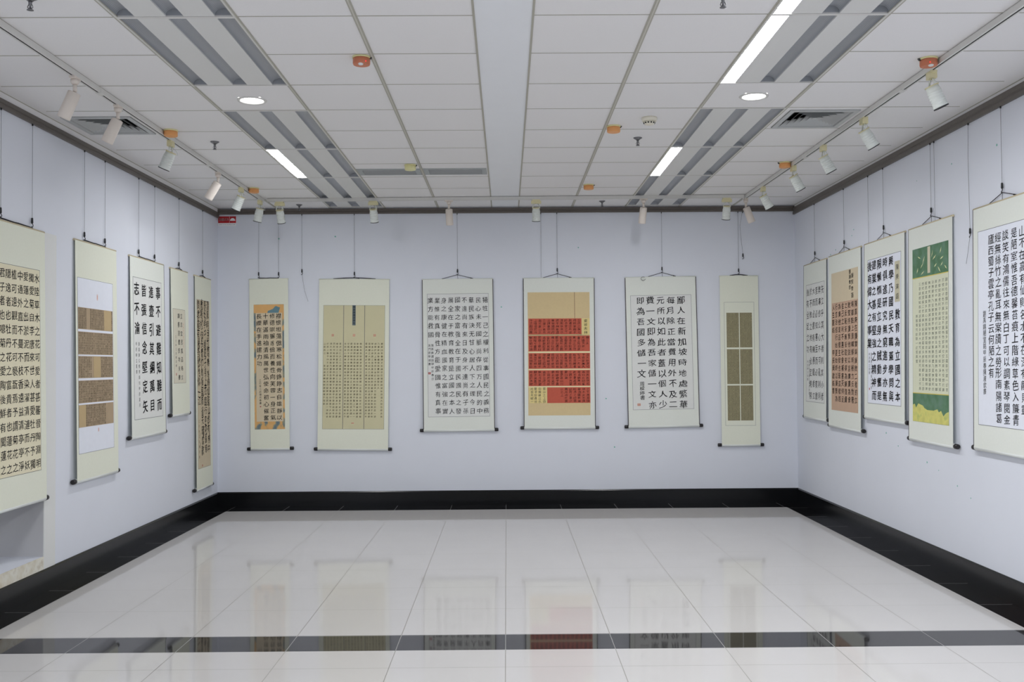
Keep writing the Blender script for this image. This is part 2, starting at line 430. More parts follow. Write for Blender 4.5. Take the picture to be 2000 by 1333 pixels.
# ------------------------------------------------------------------ ceiling lamps
def ceiling_lamp(xc_, y0, y1, lit, label):
    r = empty('ceiling_lamp', (xc_, (y0 + y1) / 2, H), label=label, cat='ceiling lamp', group='three-strip fluorescent ceiling lamps')
    hl = (y1 - y0) / 2
    mb = MB()                                         # housing: rim and closed top
    for x0, x1, a, b in ((-0.3, -0.292, -hl, hl), (0.292, 0.3, -hl, hl), (-0.292, 0.292, -hl, -hl + 0.012), (-0.292, 0.292, hl - 0.012, hl)):
        mb.box(x0, x1, a, b, -0.006, 0.12)
    mb.box(-0.3, 0.3, -hl, hl, 0.12, 0.128)
    mb.build('housing', WHITEM, r)
    e0, e1 = -hl + 0.0145, hl - 0.0145
    for c in (-0.123, 0.123):
        mb = MB(); mb.box(c - 0.078, c + 0.078, e0, e1, -0.004, 0.004)
        mb.build('flat_panel', PANELM, r)
    for i, c in enumerate((-0.2465, 0.0, 0.2465)):
        hw = 0.0455; n = 10; vs = []; fs = []
        for a in (e0, e1):
            for k in range(n + 1):
                th = math.pi * k / n
                vs.append((c - hw * math.cos(th), a, 0.002 + 0.034 * math.sin(th)))
        for k in range(n):
            fs.append((k, k + 1, n + 2 + k, n + 1 + k))
        mb = MB(); mb.add(vs, fs, True)
        mb.add(vs, [tuple(range(n + 1)), tuple(range(n + 1, 2 * n + 2))[::-1]])
        if i == lit:
            tr = mb.build('reflector', WHITEP, r)
            m2 = MB(); vs = []; fs = []
            for a in (e0 + 0.004, e1 - 0.03):
                for k in range(n + 1):
                    th = math.pi * k / n
                    vs.append((c - (hw - 0.003) * math.cos(th), a, 0.004 + 0.012 * math.sin(th)))
            for k in range(n): fs.append((k, k + 1, n + 2 + k, n + 1 + k))
            m2.add(vs, fs, True)
            o = m2.build('lamp_diffuser', LAMPON, tr); tag(o, 'glowing white strip')
        else:
            mb.build('louver', LOUVER, r)
    return r
side_txt = {-1.65: 'left', 1.65: 'right'}
desc = {
    (-1.65, 0): 'unlit grey-striped ceiling lamp cut by the top of the photo, left of the plaster strip',
    (-1.65, 1): 'large unlit grey-striped ceiling lamp just in front of the left round downlight',
    (-1.65, 2): 'unlit grey-striped ceiling lamp just beyond the left round downlight',
    (-1.65, 3): 'ceiling lamp with one glowing strip, the only lit strip left of the plaster strip',
    (-1.65, 4): 'unlit ceiling lamp on the left, between the lit strip and the rear light track',
    (-1.65, 5): 'short unlit ceiling lamp touching the back rail on the left',
    (1.65, 0): 'ceiling lamp with a glowing strip cut by the top of the photo, right side',
    (1.65, 1): 'ceiling lamp with the longest glowing strip, in front of the right round downlight',
    (1.65, 2): 'unlit grey-striped ceiling lamp just beyond the right round downlight',
    (1.65, 3): 'ceiling lamp with a short glowing strip, farther of the lit ones on the right',
    (1.65, 4): 'unlit ceiling lamp on the right, between the lit strip and the rear light track',
    (1.65, 5): 'short unlit ceiling lamp touching the back rail on the right',
}
for xc_ in (-1.65, 1.65):
    for i, (a, b) in enumerate(lamp_rows):
        lit = 0 if (xc_, i) in ((-1.65, 3), (1.65, 0), (1.65, 1), (1.65, 3)) else -1
        ceiling_lamp(xc_, a, b, lit, desc[(xc_, i)])

for (x, y), lb in zip(DL, ('round glowing recessed downlight on the left half of the ceiling', 'round glowing recessed downlight on the right half of the ceiling')):
    r = empty('downlight', (x, y, H), label=lb, cat='downlight', group='round downlights')
    mb = MB(); mb.rings([(0, 0.074), (-0.006, 0.078), (-0.006, 0.094), (0, 0.097)], 40, cap=False)
    # square throat closes the ceiling opening
    mb.add([(-.075, -.075, 0.0), (.075, -.075, 0.0), (.075, .075, 0.0), (-.075, .075, 0.0), (-.075, -.075, .09), (.075, -.075, .09), (.075, .075, .09), (-.075, .075, .09)],
           [(4, 5, 6, 7), (0, 1, 5, 4), (1, 2, 6, 5), (2, 3, 7, 6), (3, 0, 4, 7)])
    mb.build('trim_ring', WHITEM, r)
    mb = MB(); mb.rings([(0.004, 0.074), (-0.002, 0.060), (-0.004, 0.03), (-0.0045, 0.001)], 40, cap=False)
    mb.build('glowing_lens', DOWNON, r)

# ------------------------------------------------------------------ air vents
def square_diffuser(h, lb):
    x0, x1, y0, y1 = h; cx_, cy_ = (x0 + x1) / 2, (y0 + y1) / 2; hx, hy = (x1 - x0) / 2, (y1 - y0) / 2
    r = empty('air_diffuser', (cx_, cy_, H), label=lb, cat='air vent', group='square ceiling air diffusers')
    def frame(mb, a, b, za, zb):
        """sloping square ring from half-size scale a at za to b at zb"""
        P = [(-hx * a, -hy * a, za), (hx * a, -hy * a, za), (hx * a, hy * a, za), (-hx * a, hy * a, za)]
        Q = [(-hx * b, -hy * b, zb), (hx * b, -hy * b, zb), (hx * b, hy * b, zb), (-hx * b, hy * b, zb)]
        mb.add(P + Q, [(0, 1, 5, 4), (1, 2, 6, 5), (2, 3, 7, 6), (3, 0, 4, 7)])
    mb = MB(); frame(mb, 1.0, 1.0, 0.0, -0.008); frame(mb, 1.0, 0.86, -0.008, -0.008); frame(mb, 0.86, 0.82, -0.008, 0.02)
    mb.build('frame', VENTM, r)
    mb = MB(); mb.box(-hx, hx, -hy, hy, 0.10, 0.11)
    for s in (-1, 1):
        mb.box(s * hx - 0.003, s * hx + 0.003, -hy, hy, 0, 0.1); mb.box(-hx, hx, s * hy - 0.003, s * hy + 0.003, 0, 0.1)
    mb.build('duct_box', DARK, r)
    for k in range(5):
        mb = MB(); a = 0.80 - k * 0.15
        frame(mb, a, a - 0.13, -0.004, 0.030); frame(mb, a - 0.005, a - 0.135, -0.002, 0.032)
        mb.build('louver_ring', VENTM, r)
    mb = MB(); mb.box(-hx * .07, hx * .07, -hy * .07, hy * .07, 0.0, 0.004); mb.build('centre_plate', VENTM, r)
square_diffuser(DIFF[0], 'square four-way air diffuser on the left ceiling behind a pinkish spotlight')
square_diffuser(DIFF[1], 'square four-way air diffuser on the right ceiling beside the light track')
def linear_vent(h, lb):
    x0, x1, y0, y1 = h; cx_, cy_ = (x0 + x1) / 2, (y0 + y1) / 2; hx, hy = (x1 - x0) / 2, (y1 - y0) / 2
    r = empty('linear_vent', (cx_, cy_, H), label=lb, cat='air vent', group='narrow ceiling return vents')
    mb = MB()
    for a, b, c, d in ((-hx, -hx + 0.045, -hy, hy), (hx - 0.045, hx, -hy, hy), (-hx + 0.045, hx - 0.045, -hy, -hy + 0.03), (-hx + 0.045, hx - 0.045, hy - 0.03, hy)):
        mb.box(a, b, c, d, -0.005, 0.05)
    mb.build('frame', mat('vent_frame_grey', px(138, 142, 142), 0.5, 0.3), r)
    mb = MB(); mb.box(-hx + .002, hx - .002, -hy + .002, hy - .002, 0.0035, 0.008); mb.build('filter_mesh', VENTD, r)
    n = 9
    for k in range(n):
        y = -hy + 0.03 + (k + 0.5) * (2 * hy - 0.06) / n
        mb = MB(); mb.box(-hx + .045, hx - .045, y - .0065, y + .0065, -.003, .001)
        mb.build('slat', VENTD, r)
linear_vent(VENT[0], 'narrow grey ceiling vent beside the left lamp row, under the pale yellow alarm')
linear_vent(VENT[1], 'narrow grey ceiling vent touching the central plaster strip')

# ------------------------------------------------------------------ lighting tracks
def track(name, p0, p1, joints, lb):
    p0, p1 = Vector(p0), Vector(p1); d = (p1 - p0); L = d.length
    r = empty(name, p0, (0, 0, math.atan2(d.y, d.x)), lb, 'lighting track')
    mb = MB(); mb.box(0, L, -0.017, 0.017, -0.012, 0.0)
    mb.box(0, L, -0.017, -0.006, -0.032, -0.012); mb.box(0, L, 0.006, 0.017, -0.032, -0.012)
    mb.build('rail', WHITEM, r)
    mb = MB(); mb.box(0.002, L - 0.002, -0.006, 0.006, -0.0295, -0.012); mb.build('conductor_slot', SLOT, r)
    for j in joints:
        mb = MB(); mb.box(j - 0.03, j + 0.03, -0.0185, 0.0185, -0.0345, -0.002); mb.build('joint_cover', WHITEM, r)
    return r
TZ = H - 0.0045
track('lighting_track', (-2.552, 0.6, TZ), (-2.552, 10.21, TZ), (5.52, 7.73, 9.45), 'white lighting track running along the left side of the ceiling')
track('lighting_track', (2.552, 0.6, TZ), (2.530, 10.21, TZ), (5.55, 7.55, 9.6), 'white lighting track running along the right side of the ceiling')
track('lighting_track', (-2.50, 10.20, TZ), (2.50, 10.12, TZ), (1.18, 3.25), 'white lighting track crossing the ceiling in front of the back wall')

def spotlight(kind, x, y, d, axis, lb):
    """kind A: smooth pinkish cylinder; kind B: white finned head with yellowed adaptor and a cable loop"""
    r = empty('track_spotlight', (x, y, TZ - 0.032), label=lb, cat='spotlight', group='track spotlights')
    d = Vector(d).normalized()
    ax = Vector((0, 1, 0)) if axis == 'y' else Vector((1, 0, 0))
    sd = d.cross(ax); sd = Vector((1, 0, 0)) if sd.length < .1 else sd
    yk = ax                                             # yoke arms sit along the track axis
    mb = MB()
    hx, hy = (0.016, 0.042) if axis == 'y' else (0.042, 0.016)
    mb.box(-hx, hx, -hy, hy, -0.014, 0.0)
    if kind == 'A':
        mb.rings([(-0.014, 0.026), (-0.034, 0.024), (-0.044, 0.016)], 18)
    else:
        mb.box(-hx * 1.25, hx * 1.25, -hy * .75, hy * .75, -0.044, -0.014)
    mb.build('adaptor', SPOTA if kind == 'A' else SPOTY, r)
    pv = Vector((0, 0, -0.088))
    if kind == 'A':
        mb = MB(); mb.tube([(0, 0, -0.044), (0, 0, -0.07), pv], 0.012, 10); mb.build('stem', SPOTA, r)
        mb = MB(); mb.rings([(-0.010, 0.026), (-0.004, 0.037), (0.15, 0.0385), (0.160, 0.0385), (0.160, 0.033), (0.145, 0.031)], 28, d, pv + d * 0.012)
        b = mb.build('lamp_head', SPOTA, r)
        mb = MB(); mb.rings([(0, 0.030), (0.002, 0.028)], 24, d, pv + d * 0.160); mb.build('lens', DARK, b)
        mb = MB(); mb.rings([(0, 0.004), (0.003, 0.004)], 10, -d.cross(ax).normalized() if d.cross(ax).length > .1 else (0, -1, 0), pv + d * 0.035 + (-d.cross(ax).normalized()) * 0.0375)
        mb.build('pivot_screw', RIM, b)
    else:
        mb = MB()
        for s in (-1, 1):
            q = yk * (0.030 * s)
            mb.tube([Vector((0, 0, -0.044)) + q * .5, Vector((0, 0, -0.06)) + q, pv + q * 1.2], 0.006, 8)
        mb.build('yoke', SPOTW, r)
        rg = [(-0.012, 0.020), (-0.008, 0.036), (0.02, 0.040)]
        for k in range(5):
            z = 0.026 + k * 0.017
            rg += [(z, 0.040), (z + 0.002, 0.0425), (z + 0.010, 0.0425), (z + 0.012, 0.040)]
        rg += [(0.118, 0.044), (0.126, 0.044)]
        mb = MB(); mb.rings(rg, 28, d, pv + d * 0.008); b = mb.build('lamp_head', SPOTW, r)
        mb = MB(); mb.rings([(0.0, 0.0445), (0.006, 0.0445), (0.006, 0.037), (-0.004, 0.034)], 28, d, pv + d * 0.134); mb.build('front_rim', RIM, b)
        mb = MB(); mb.rings([(0.0, 0.042), (0.006, 0.042)], 24, d, pv - d * 0.004); mb.build('rear_collar', SPOTY, b)
        mb = MB(); s = -1 if d.x > 0 else 1
        sx = Vector((-s * 0.0, 0, 0)); o1 = d.cross(ax).normalized() * 0.03
        mb.tube([Vector((0, 0, -0.042)) + yk * .02, Vector((0, 0, -0.060)) + o1 * 1.3 + yk * .03, Vector((0, 0, -0.085)) + o1 * 1.6 + yk * .03, pv + o1 * 1.1 + d * .01], 0.0022, 6)
        mb.build('cable', SPOTW, r)
    return r
SP = [
 ('A', -2.552, 5.76, (-.42, .05, -.9), 'y', 'pinkish smooth track spotlight nearest the camera on the left track'),
 ('A', -2.552, 6.40, (-.44, .02, -.9), 'y', 'pinkish smooth track spotlight hanging across the left air diffuser'),
 ('B', -2.552, 7.41, (-.42, .1, -.9), 'y', 'white finned track spotlight under an orange alarm on the left track'),
 ('A', -2.552, 8.63, (-.55, .1, -.83), 'y', 'pinkish smooth track spotlight, third of the pinkish ones on the left track'),
 ('B', -2.552, 9.38, (-.42, .1, -.9), 'y', 'white finned track spotlight on the left track, beside the farther orange alarm'),
 ('B', -2.552, 10.10, (-.25, .15, -.96), 'y', 'white finned track spotlight at the far end of the left track, over the red sign'),
 ('B', -2.37, 10.197, (0.05, .4, -.9), 'x', 'white finned track spotlight at the left end of the rear track'),
 ('B', -1.385, 10.182, (0.05, .35, -.93), 'x', 'white finned track spotlight in front of the short left ceiling lamp'),
 ('A', -0.59, 10.170, (0.03, .3, -.95), 'x', 'pinkish smooth track spotlight on the rear track, left of the plaster strip'),
 ('B', 0.325, 10.155, (0.0, .3, -.95), 'x', 'white finned track spotlight on the rear track, right of the plaster strip'),
 ('A', 1.45, 10.137, (-.06, .35, -.93), 'x', 'pinkish smooth track spotlight in front of the short right ceiling lamp'),
 ('B', 2.32, 10.123, (-.02, .3, -.95), 'x', 'white finned track spotlight at the right end of the rear track'),
 ('A', 2.534, 10.18, (.38, .1, -.92), 'y', 'pinkish smooth track spotlight at the far end of the right track'),
 ('B', 2.535, 9.50, (.50, .1, -.86), 'y', 'white finned track spotlight second from the back corner on the right track'),
 ('B', 2.538, 8.50, (.50, .1, -.86), 'y', 'white finned track spotlight under the orange alarm midway along the right track'),
 ('B', 2.540, 7.70, (.48, .05, -.88), 'y', 'white finned track spotlight alone midway between the right diffuser and orange alarm'),
 ('B', 2.544, 6.83, (.52, .05, -.85), 'y', 'white finned track spotlight beside the right air diffuser'),
 ('B', 2.548, 5.74, (.40, .0, -.92), 'y', 'white finned track spotlight nearest the camera on the right track, under a red-orange alarm'),
]
for s in SP: spotlight(*s)

# ------------------------------------------------------------------ alarms and sprinklers
def alarm(x, y, cover, lb, clip=1, eye=False, kind='smoke_alarm'):
    r = empty(kind, (x, y, H), label=lb, cat='smoke alarm', group='ceiling smoke alarms')
    mb = MB(); mb.rings([(0, 0.052), (-0.010, 0.052)], 32); mb.build('base', YELLOWC, r)
    mb = MB()
    mb.rings([(-0.010, 0.046), (-0.012, 0.0485), (-0.038, 0.0495), (-0.046, 0.047), (-0.048, 0.040)], 32)
    c = mb.build('dust_cover', cover, r)
    mb = MB(); mb.add([(clip * .040, -.008, -.006), (clip * .062, -.008, -.002), (clip * .062, .008, -.002), (clip * .040, .008, -.006), (clip * .040, -.008, -.016), (clip * .056, -.008, -.012), (clip * .056, .008, -.012), (clip * .040, .008, -.016)],
                      [(0, 1, 2, 3), (4, 5, 6, 7), (0, 1, 5, 4), (1, 2, 6, 5), (2, 3, 7, 6), (3, 0, 4, 7)])
    mb.build('release_tab', RIM, r)
    if eye:
        mb = MB(); mb.rings([(-0.040, 0.018), (-0.054, 0.013), (-0.057, 0.004)], 18, origin=(0, -0.030, 0)); mb.build('test_button', WHITEP, c)
        mb = MB(); mb.rings([(0, 0.004), (0.003, 0.0025)], 8, (0, -1, 0), (0.030 * (1 if clip > 0 else -.4), -0.0395 if clip > 0 else -.0475, -0.036)); mb.build('indicator_light', LED, c)
    return r
alarm(-0.813, 5.52, ORANGED, 'red-orange capped smoke alarm beside the large unlit lamp, left of the plaster strip', 1, True)
alarm(2.47, 5.60, ORANGED, 'red-orange capped smoke alarm by the right track, nearest the camera', -1, True)
alarm(-2.486, 7.22, ORANGE, 'orange capped smoke alarm beside the left track, nearer of the two there', -1)
alarm(-2.486, 9.60, ORANGE, 'orange capped smoke alarm beside the left track near the back corner', -1)
alarm(0.81, 7.17, ORANGE, 'orange capped smoke alarm beside the white perforated detector', 1)
alarm(2.466, 8.51, ORANGE, 'orange capped smoke alarm against the right track above a white spotlight', -1)
alarm(0.823, 9.52, ORANGE, 'orange capped smoke alarm right of the plaster strip near the back wall', 1)
alarm(-0.832, 8.525, YELLOWC, 'pale yellow capped smoke alarm by the narrow grey vents', 1)
r = empty('smoke_detector', (1.04, 6.93, H), label='white perforated smoke detector right of the plaster strip', cat='smoke detector')
mb = MB(); mb.rings([(0, 0.056), (-0.012, 0.056), (-0.028, 0.050)], 32); mb.build('base', mat('ivory_plastic', px(194, 190, 176), 0.5, 0.35), r)
mb = MB(); mb.rings([(-0.028, 0.044), (-0.044, 0.038), (-0.052, 0.026), (-0.054, 0.01)], 32); sb = mb.build('sensor_cap', bpy.data.materials['ivory_plastic'], r)
for k in range(12):
    th = 2 * math.pi * k / 12 + 0.2
    mb = MB(); c, s = math.cos(th), math.sin(th)
    mb.rings([(0, 0.006), (0.002, 0.006)], 8, (c, s, -0.4), (0.0395 * c, 0.0395 * s, -0.040)); mb.build('smoke_slot', DARK, sb)

def sprinkler(x, y, lb):
    r = empty('fire_sprinkler', (x, y, H), label=lb, cat='sprinkler', group='ceiling sprinklers')
    mb = MB(); mb.rings([(0, 0.034), (-0.004, 0.034), (-0.014, 0.018), (-0.020, 0.012)], 24); mb.build('escutcheon', CHROME, r)
    mb = MB(); mb.rings([(-0.018, 0.009), (-0.036, 0.008), (-0.038, 0.005), (-0.060, 0.005)], 14)
    mb.tube([(-.008, 0, -.036), (-.013, 0, -.048), (0, 0, -.062)], .0022, 6); mb.tube([(.008, 0, -.036), (.013, 0, -.048), (0, 0, -.062)], .0022, 6)
    b = mb.build('sprinkler_body', CHROME, r)
    mb = MB(); mb.rings([(-0.060, 0.015), (-0.0625, 0.016), (-0.064, 0.004)], 18); mb.build('deflector', CHROME, b)
sprinkler(-2.251, 4.60, 'grey sprinkler head cut by the top left edge of the photo')
sprinkler(-2.273, 7.60, 'grey sprinkler head between the left track and the left lamp row')
sprinkler(-2.25, 10.60, 'grey sprinkler head near the back rail on the left')
sprinkler(1.04, 7.545, 'grey sprinkler head beyond the white perforated detector')
sprinkler(1.05, 10.48, 'grey sprinkler head near the back rail on the right')
sprinkler(1.052, 4.61, 'grey sprinkler head cut by the top edge of the photo, right of centre')

# ------------------------------------------------------------------ lettering
TXT = {}      # filled by the scroll table below
_need = {}
GLY = {}
def need(s, key):
    for c in s:
        if c not in ' \u3000': _need[(c, key)] = None
def cook():
    """turn every needed character into a flat triangle mesh once"""
    obs = []
    for (c, key) in list(_need):
        cu = bpy.data.curves.new('glyph', 'FONT'); cu.body = c
        cu.resolution_u = 1 if key == 's' else 3
        cu.offset = 0.0
        o = bpy.data.objects.new('glyph', cu); COL.objects.link(o); obs.append((c, key, o))
    dg = bpy.context.evaluated_depsgraph_get()
    for c, key, o in obs:
        me = o.evaluated_get(dg).to_mesh()
        v = [(p.co.x - 0.5, p.co.y - 0.37) for p in me.vertices]
        if c < '\u3000' and v:
            mx_ = (max(q[0] for q in v) + min(q[0] for q in v)) / 2
            v = [(q[0] - mx_, q[1]) for q in v]
        f = [tuple(p.vertices) for p in me.polygons]; V = []; F = []
        for dx, dz in {'s': [(0, 0)], 'n': [(-.003, 0), (.003, 0)], 'b': [(-.009, -.004), (.009, .004)], 'h': [(-.028, -.012), (-.012, .010), (.012, -.010), (.028, .012)]}[key]:
            F += [tuple(i + len(V) for i in q) for q in f]; V += [(a + dx, b_ + dz) for a, b_ in v]
        GLY[(c, key)] = (V, F)
        o.evaluated_get(dg).to_mesh_clear()
    for c, key, o in obs:
        cu = o.data; bpy.data.objects.remove(o); bpy.data.curves.remove(cu)

class Text:
    def __init__(s, y): s.v = []; s.f = []; s.y = y; s.rnd = random.Random(11)
    def put(s, c, key, x, z, sx, sz, wild=1.0):
        if (c, key) not in GLY: return
        v, f = GLY[(c, key)]; R = s.rnd
        a = R.uniform(-.05, .05) * wild; kx = sx * R.uniform(1 - .06 * wild, 1 + .04 * wild); kz = sz * R.uniform(1 - .07 * wild, 1 + .05 * wild)
        dx, dz = R.uniform(-.03, .03) * wild * sx, R.uniform(-.03, .03) * wild * sz
        sh = 0.07 + R.uniform(-.03, .03) * wild
        p1, p2, p3 = R.uniform(0, 6), R.uniform(0, 6), R.uniform(0, 6)
        am = 0.014 * wild
        ca, sa = math.cos(a), math.sin(a); b = len(s.v)
        for (px_, pz_) in v:
            qx = px_ + am * math.sin(9 * pz_ + p1) + am * .6 * math.sin(17 * px_ + p3)
            qz = pz_ + sh * px_ + am * math.sin(8 * px_ + p2)
            qx, qz = qx * ca - qz * sa, qx * sa + qz * ca
            s.v.append((x + dx + qx * kx, s.y, z + dz + qz * kz))
        s.f += [tuple(i + b for i in q) for q in f]
    def build(s, name, m, parent):
        me = bpy.data.meshes.new(name); me.from_pydata(s.v, [], s.f); me.materials.append(m); me.update()
        o = bpy.data.objects.new(name, me); COL.objects.link(o); o.parent = parent
        return o

LIAN = ['水陸草木之花可愛者甚蕃晉陶淵明', '獨愛菊自李唐來世人甚愛牡丹予獨', '愛蓮之出淤泥而不染濯清漣而不妖', '中通外直不蔓不枝香遠益清亭亭淨', '植可遠觀而不可褻翫焉予謂菊花之', '隱逸者也牡丹花之富貴者也蓮花之', '君子者也噫菊之愛陶後鮮有聞蓮之', '愛同予者何人牡丹之愛宜乎眾矣']
SHI = ['事不避難知難而', '進壹引其綱萬目', '皆張信念堅定矢', '志不渝']
B1T = ['襟懷坦蕩傲寒松鐵骨錚錚志自雄靜以', '修德崇獬豸儉而養性向芙蓉一身正氣', '十華滿雨袖清風萬世弘使命初心催奮', '長纓在手進建力功']
B3T = ['犧牲一己之權利從事國民之義務', '民心未死國脈尚存四万人民的中', '華民族決无甘心居人下之理今日', '不達尚有來日及身不達尚有子孫', '國家之富強全在于國民國民之發', '展全在于教育教育是立國之本人', '身之康健在精血國家之富強在實', '業惟有真骨性方能愛國惟有真事', '業方能救國']
B5T = ['鄙人在新加坡時地處繁華', '每月除正當費用外不及二', '元所以如此者蓋以個人少', '費一文即為吾家儲一文亦', '即為吾國多儲一文']
R1T = ['先立乎其大者則其小者', '弊專也公心不可亂則利', '至而必知害至而必察敢', '大而必書有機善戰者立', '於不敗之地有全定略務', '後有全定之功']
R2T = ['陳嘉庚在廉實與廉敗二者的立', '場觀點上旗幟鮮明極力反對奢', '敗堅持廉賢他說以言廉廉為會', '之反恥妄無妄取安得為廉復續', '金己之利不惠社會補害天何足', '為廉他是這樣生發也是這樣践', '行言治信行始夏始終以廉賢為', '人生觀銘  甲辰黃啟銘書']
R3T = ['教育為立國之本', '興學乃國民天職蓋學問與', '時俱進研究無窮進步亦無', '限懶惰是立身之賊勤奮是', '建業之基有堅強之精神而', '後有偉大之事業']
R5T = ['山不在高有仙則名水不在深有龍則靈', '是陋室惟吾德馨苔痕上階綠草色入簾青', '談笑有鴻儒往來無白丁可以調素琴閱金', '經無絲竹之亂耳無案牘之勞形南陽諸葛', '廬西蜀子雲亭孔子云何陋之有']
XIN = '觀自在菩薩行深般若波羅蜜多時照見五蘊皆空度一切苦厄舍利子色不異空空不異色色即是空空即是色受想行識亦復如是舍利子是諸法空相不生不滅不垢不淨不增不減是故空中無色無受想行識無眼耳鼻舌身意無色聲香味觸法無眼界乃至無意識界無無明亦無無明盡乃至無老死亦無老死盡無苦集滅道無智亦無得以無所得故菩提薩埵依般若波羅蜜多故心無罣礙無罣礙故無有恐怖遠離顛倒夢想究竟涅槃三世諸佛依般若波羅蜜多故得阿耨多羅三藐三菩提故知般若波羅蜜多是大神咒是大明咒是無上咒是無等等咒能除一切苦真實不虛'
YUE = '慶曆四年春滕子京謫守巴陵郡越明年政通人和百廢具興乃重修岳陽樓增其舊制刻唐賢今人詩賦於其上屬予作文以記之予觀夫巴陵勝狀在洞庭一湖銜遠山吞長江浩浩湯湯橫無際涯朝暉夕陰氣象萬千此則岳陽樓之大觀也前人之述備矣然則北通巫峽南極瀟湘遷客騷人多會於此覽物之情得無異乎若夫霪雨霏霏連月不開陰風怒號濁浪排空日星隱曜山岳潛形商旅不行檣傾楫摧薄暮冥冥虎嘯猿啼登斯樓也則有去國懷鄉憂讒畏譏滿目蕭然感極而悲者矣至若春和景明波瀾不驚上下天光一碧萬頃沙鷗翔集錦鱗游泳岸芷汀蘭郁郁青青而或長煙一空皓月千里浮光躍金靜影沉璧漁歌互答此樂何極登斯樓也則有心曠神怡寵辱偕忘把酒臨風其喜洋洋者矣嗟夫予嘗求古仁人之心或異二者之為何哉不以物喜不以己悲居廟堂之高則憂其民處江湖之遠則憂其君是進亦憂退亦憂然則何時而樂耶'
CHI = '壬戌之秋七月既望蘇子與客泛舟遊於赤壁之下清風徐來水波不興舉酒屬客誦明月之詩歌窈窕之章少焉月出於東山之上徘徊於斗牛之間白露橫江水光接天縱一葦之所如凌萬頃之茫然浩浩乎如馮虛御風而不知其所止飄飄乎如遺世獨立羽化而登仙於是飲酒樂甚扣舷而歌之歌曰桂棹兮蘭槳擊空明兮溯流光渺渺兮予懷望美人兮天一方客有吹洞簫者倚歌而和之其聲嗚嗚然如怨如慕如泣如訴餘音嫋嫋不絕如縷舞幽壑之潛蛟泣孤舟之嫠婦蘇子愀然正襟危坐而問客曰何為其然也客曰月明星稀烏鵲南飛此非曹孟德之詩乎西望夏口東望武昌山川相繆鬱乎蒼蒼此非孟德之困於周郎者乎'
LAN = '永和九年歲在癸丑暮春之初會于會稽山陰之蘭亭修禊事也群賢畢至少長咸集此地有崇山峻嶺茂林修竹又有清流激湍映帶左右引以為流觴曲水列坐其次雖無絲竹管弦之盛一觴一詠亦足以暢敘幽情是日也天朗氣清惠風和暢仰觀宇宙之大俯察品類之盛所以遊目騁懷足以極視聽之娛信可樂也夫人之相與俯仰一世或取諸懷抱悟言一室之內或因寄所託放浪形骸之外'
XING = ['清風明月江南春水綠如藍山色有無中', '慈母手中線遊子身上衣臨行密密縫意', '歲寒松柏長青竹影搖風雨過天晴雲散', '問君能有幾多愁恰似一江春水向東流']

for s in XING + LIAN + SHI + B1T + B3T + B5T + R1T + R2T + R3T + R5T + XING: need(s, 'b')
for s in SHI + R3T + XING: need(s, 'h')
for s in B3T + R1T: need(s, 'n')
SIGS = ['乙巳年三月春月書', '陳嘉庚講話錄甲辰春日', '吳門張學健書', '周樑婷書', '錄嘉庚公勉學語句甲辰夏月', '甲辰時立夏書', '劉禹錫陋室銘甲辰春陳淑欽書', '立志宜思真品格', '讀書須盡苦功夫', '東坡志林', '廉賢青蓮', '書廉養德', '陳庚演語', '嘉庚先生論立大志定略句', '末端试水', 'WATER TEST AT THE END OF PIPE']
for s in SIGS: need(s, 'b'); need(s, 's')
for s in (XIN, YUE, CHI, LAN): need(s, 's')
need('東坡志林印章', 'b')
cook()

# ------------------------------------------------------------------ scrolls
ROT = {'B': 0.0, 'L': math.pi / 2, 'R': -math.pi / 2}
def place(wall, s):
    if wall == 'B': return (s, D)
    if wall == 'L': return (XL, s)
    return (XR, s)
SY = -0.016            # front of the mount in the scroll's own frame (towards the viewer = -y)
def flat(mb, x0, x1, z0, z1, y, t=0.0008):
    """thin sheet, front at y, z0 top, z1 bottom"""
    return mb.box(x0, x1, y, y + t, z1, z0)

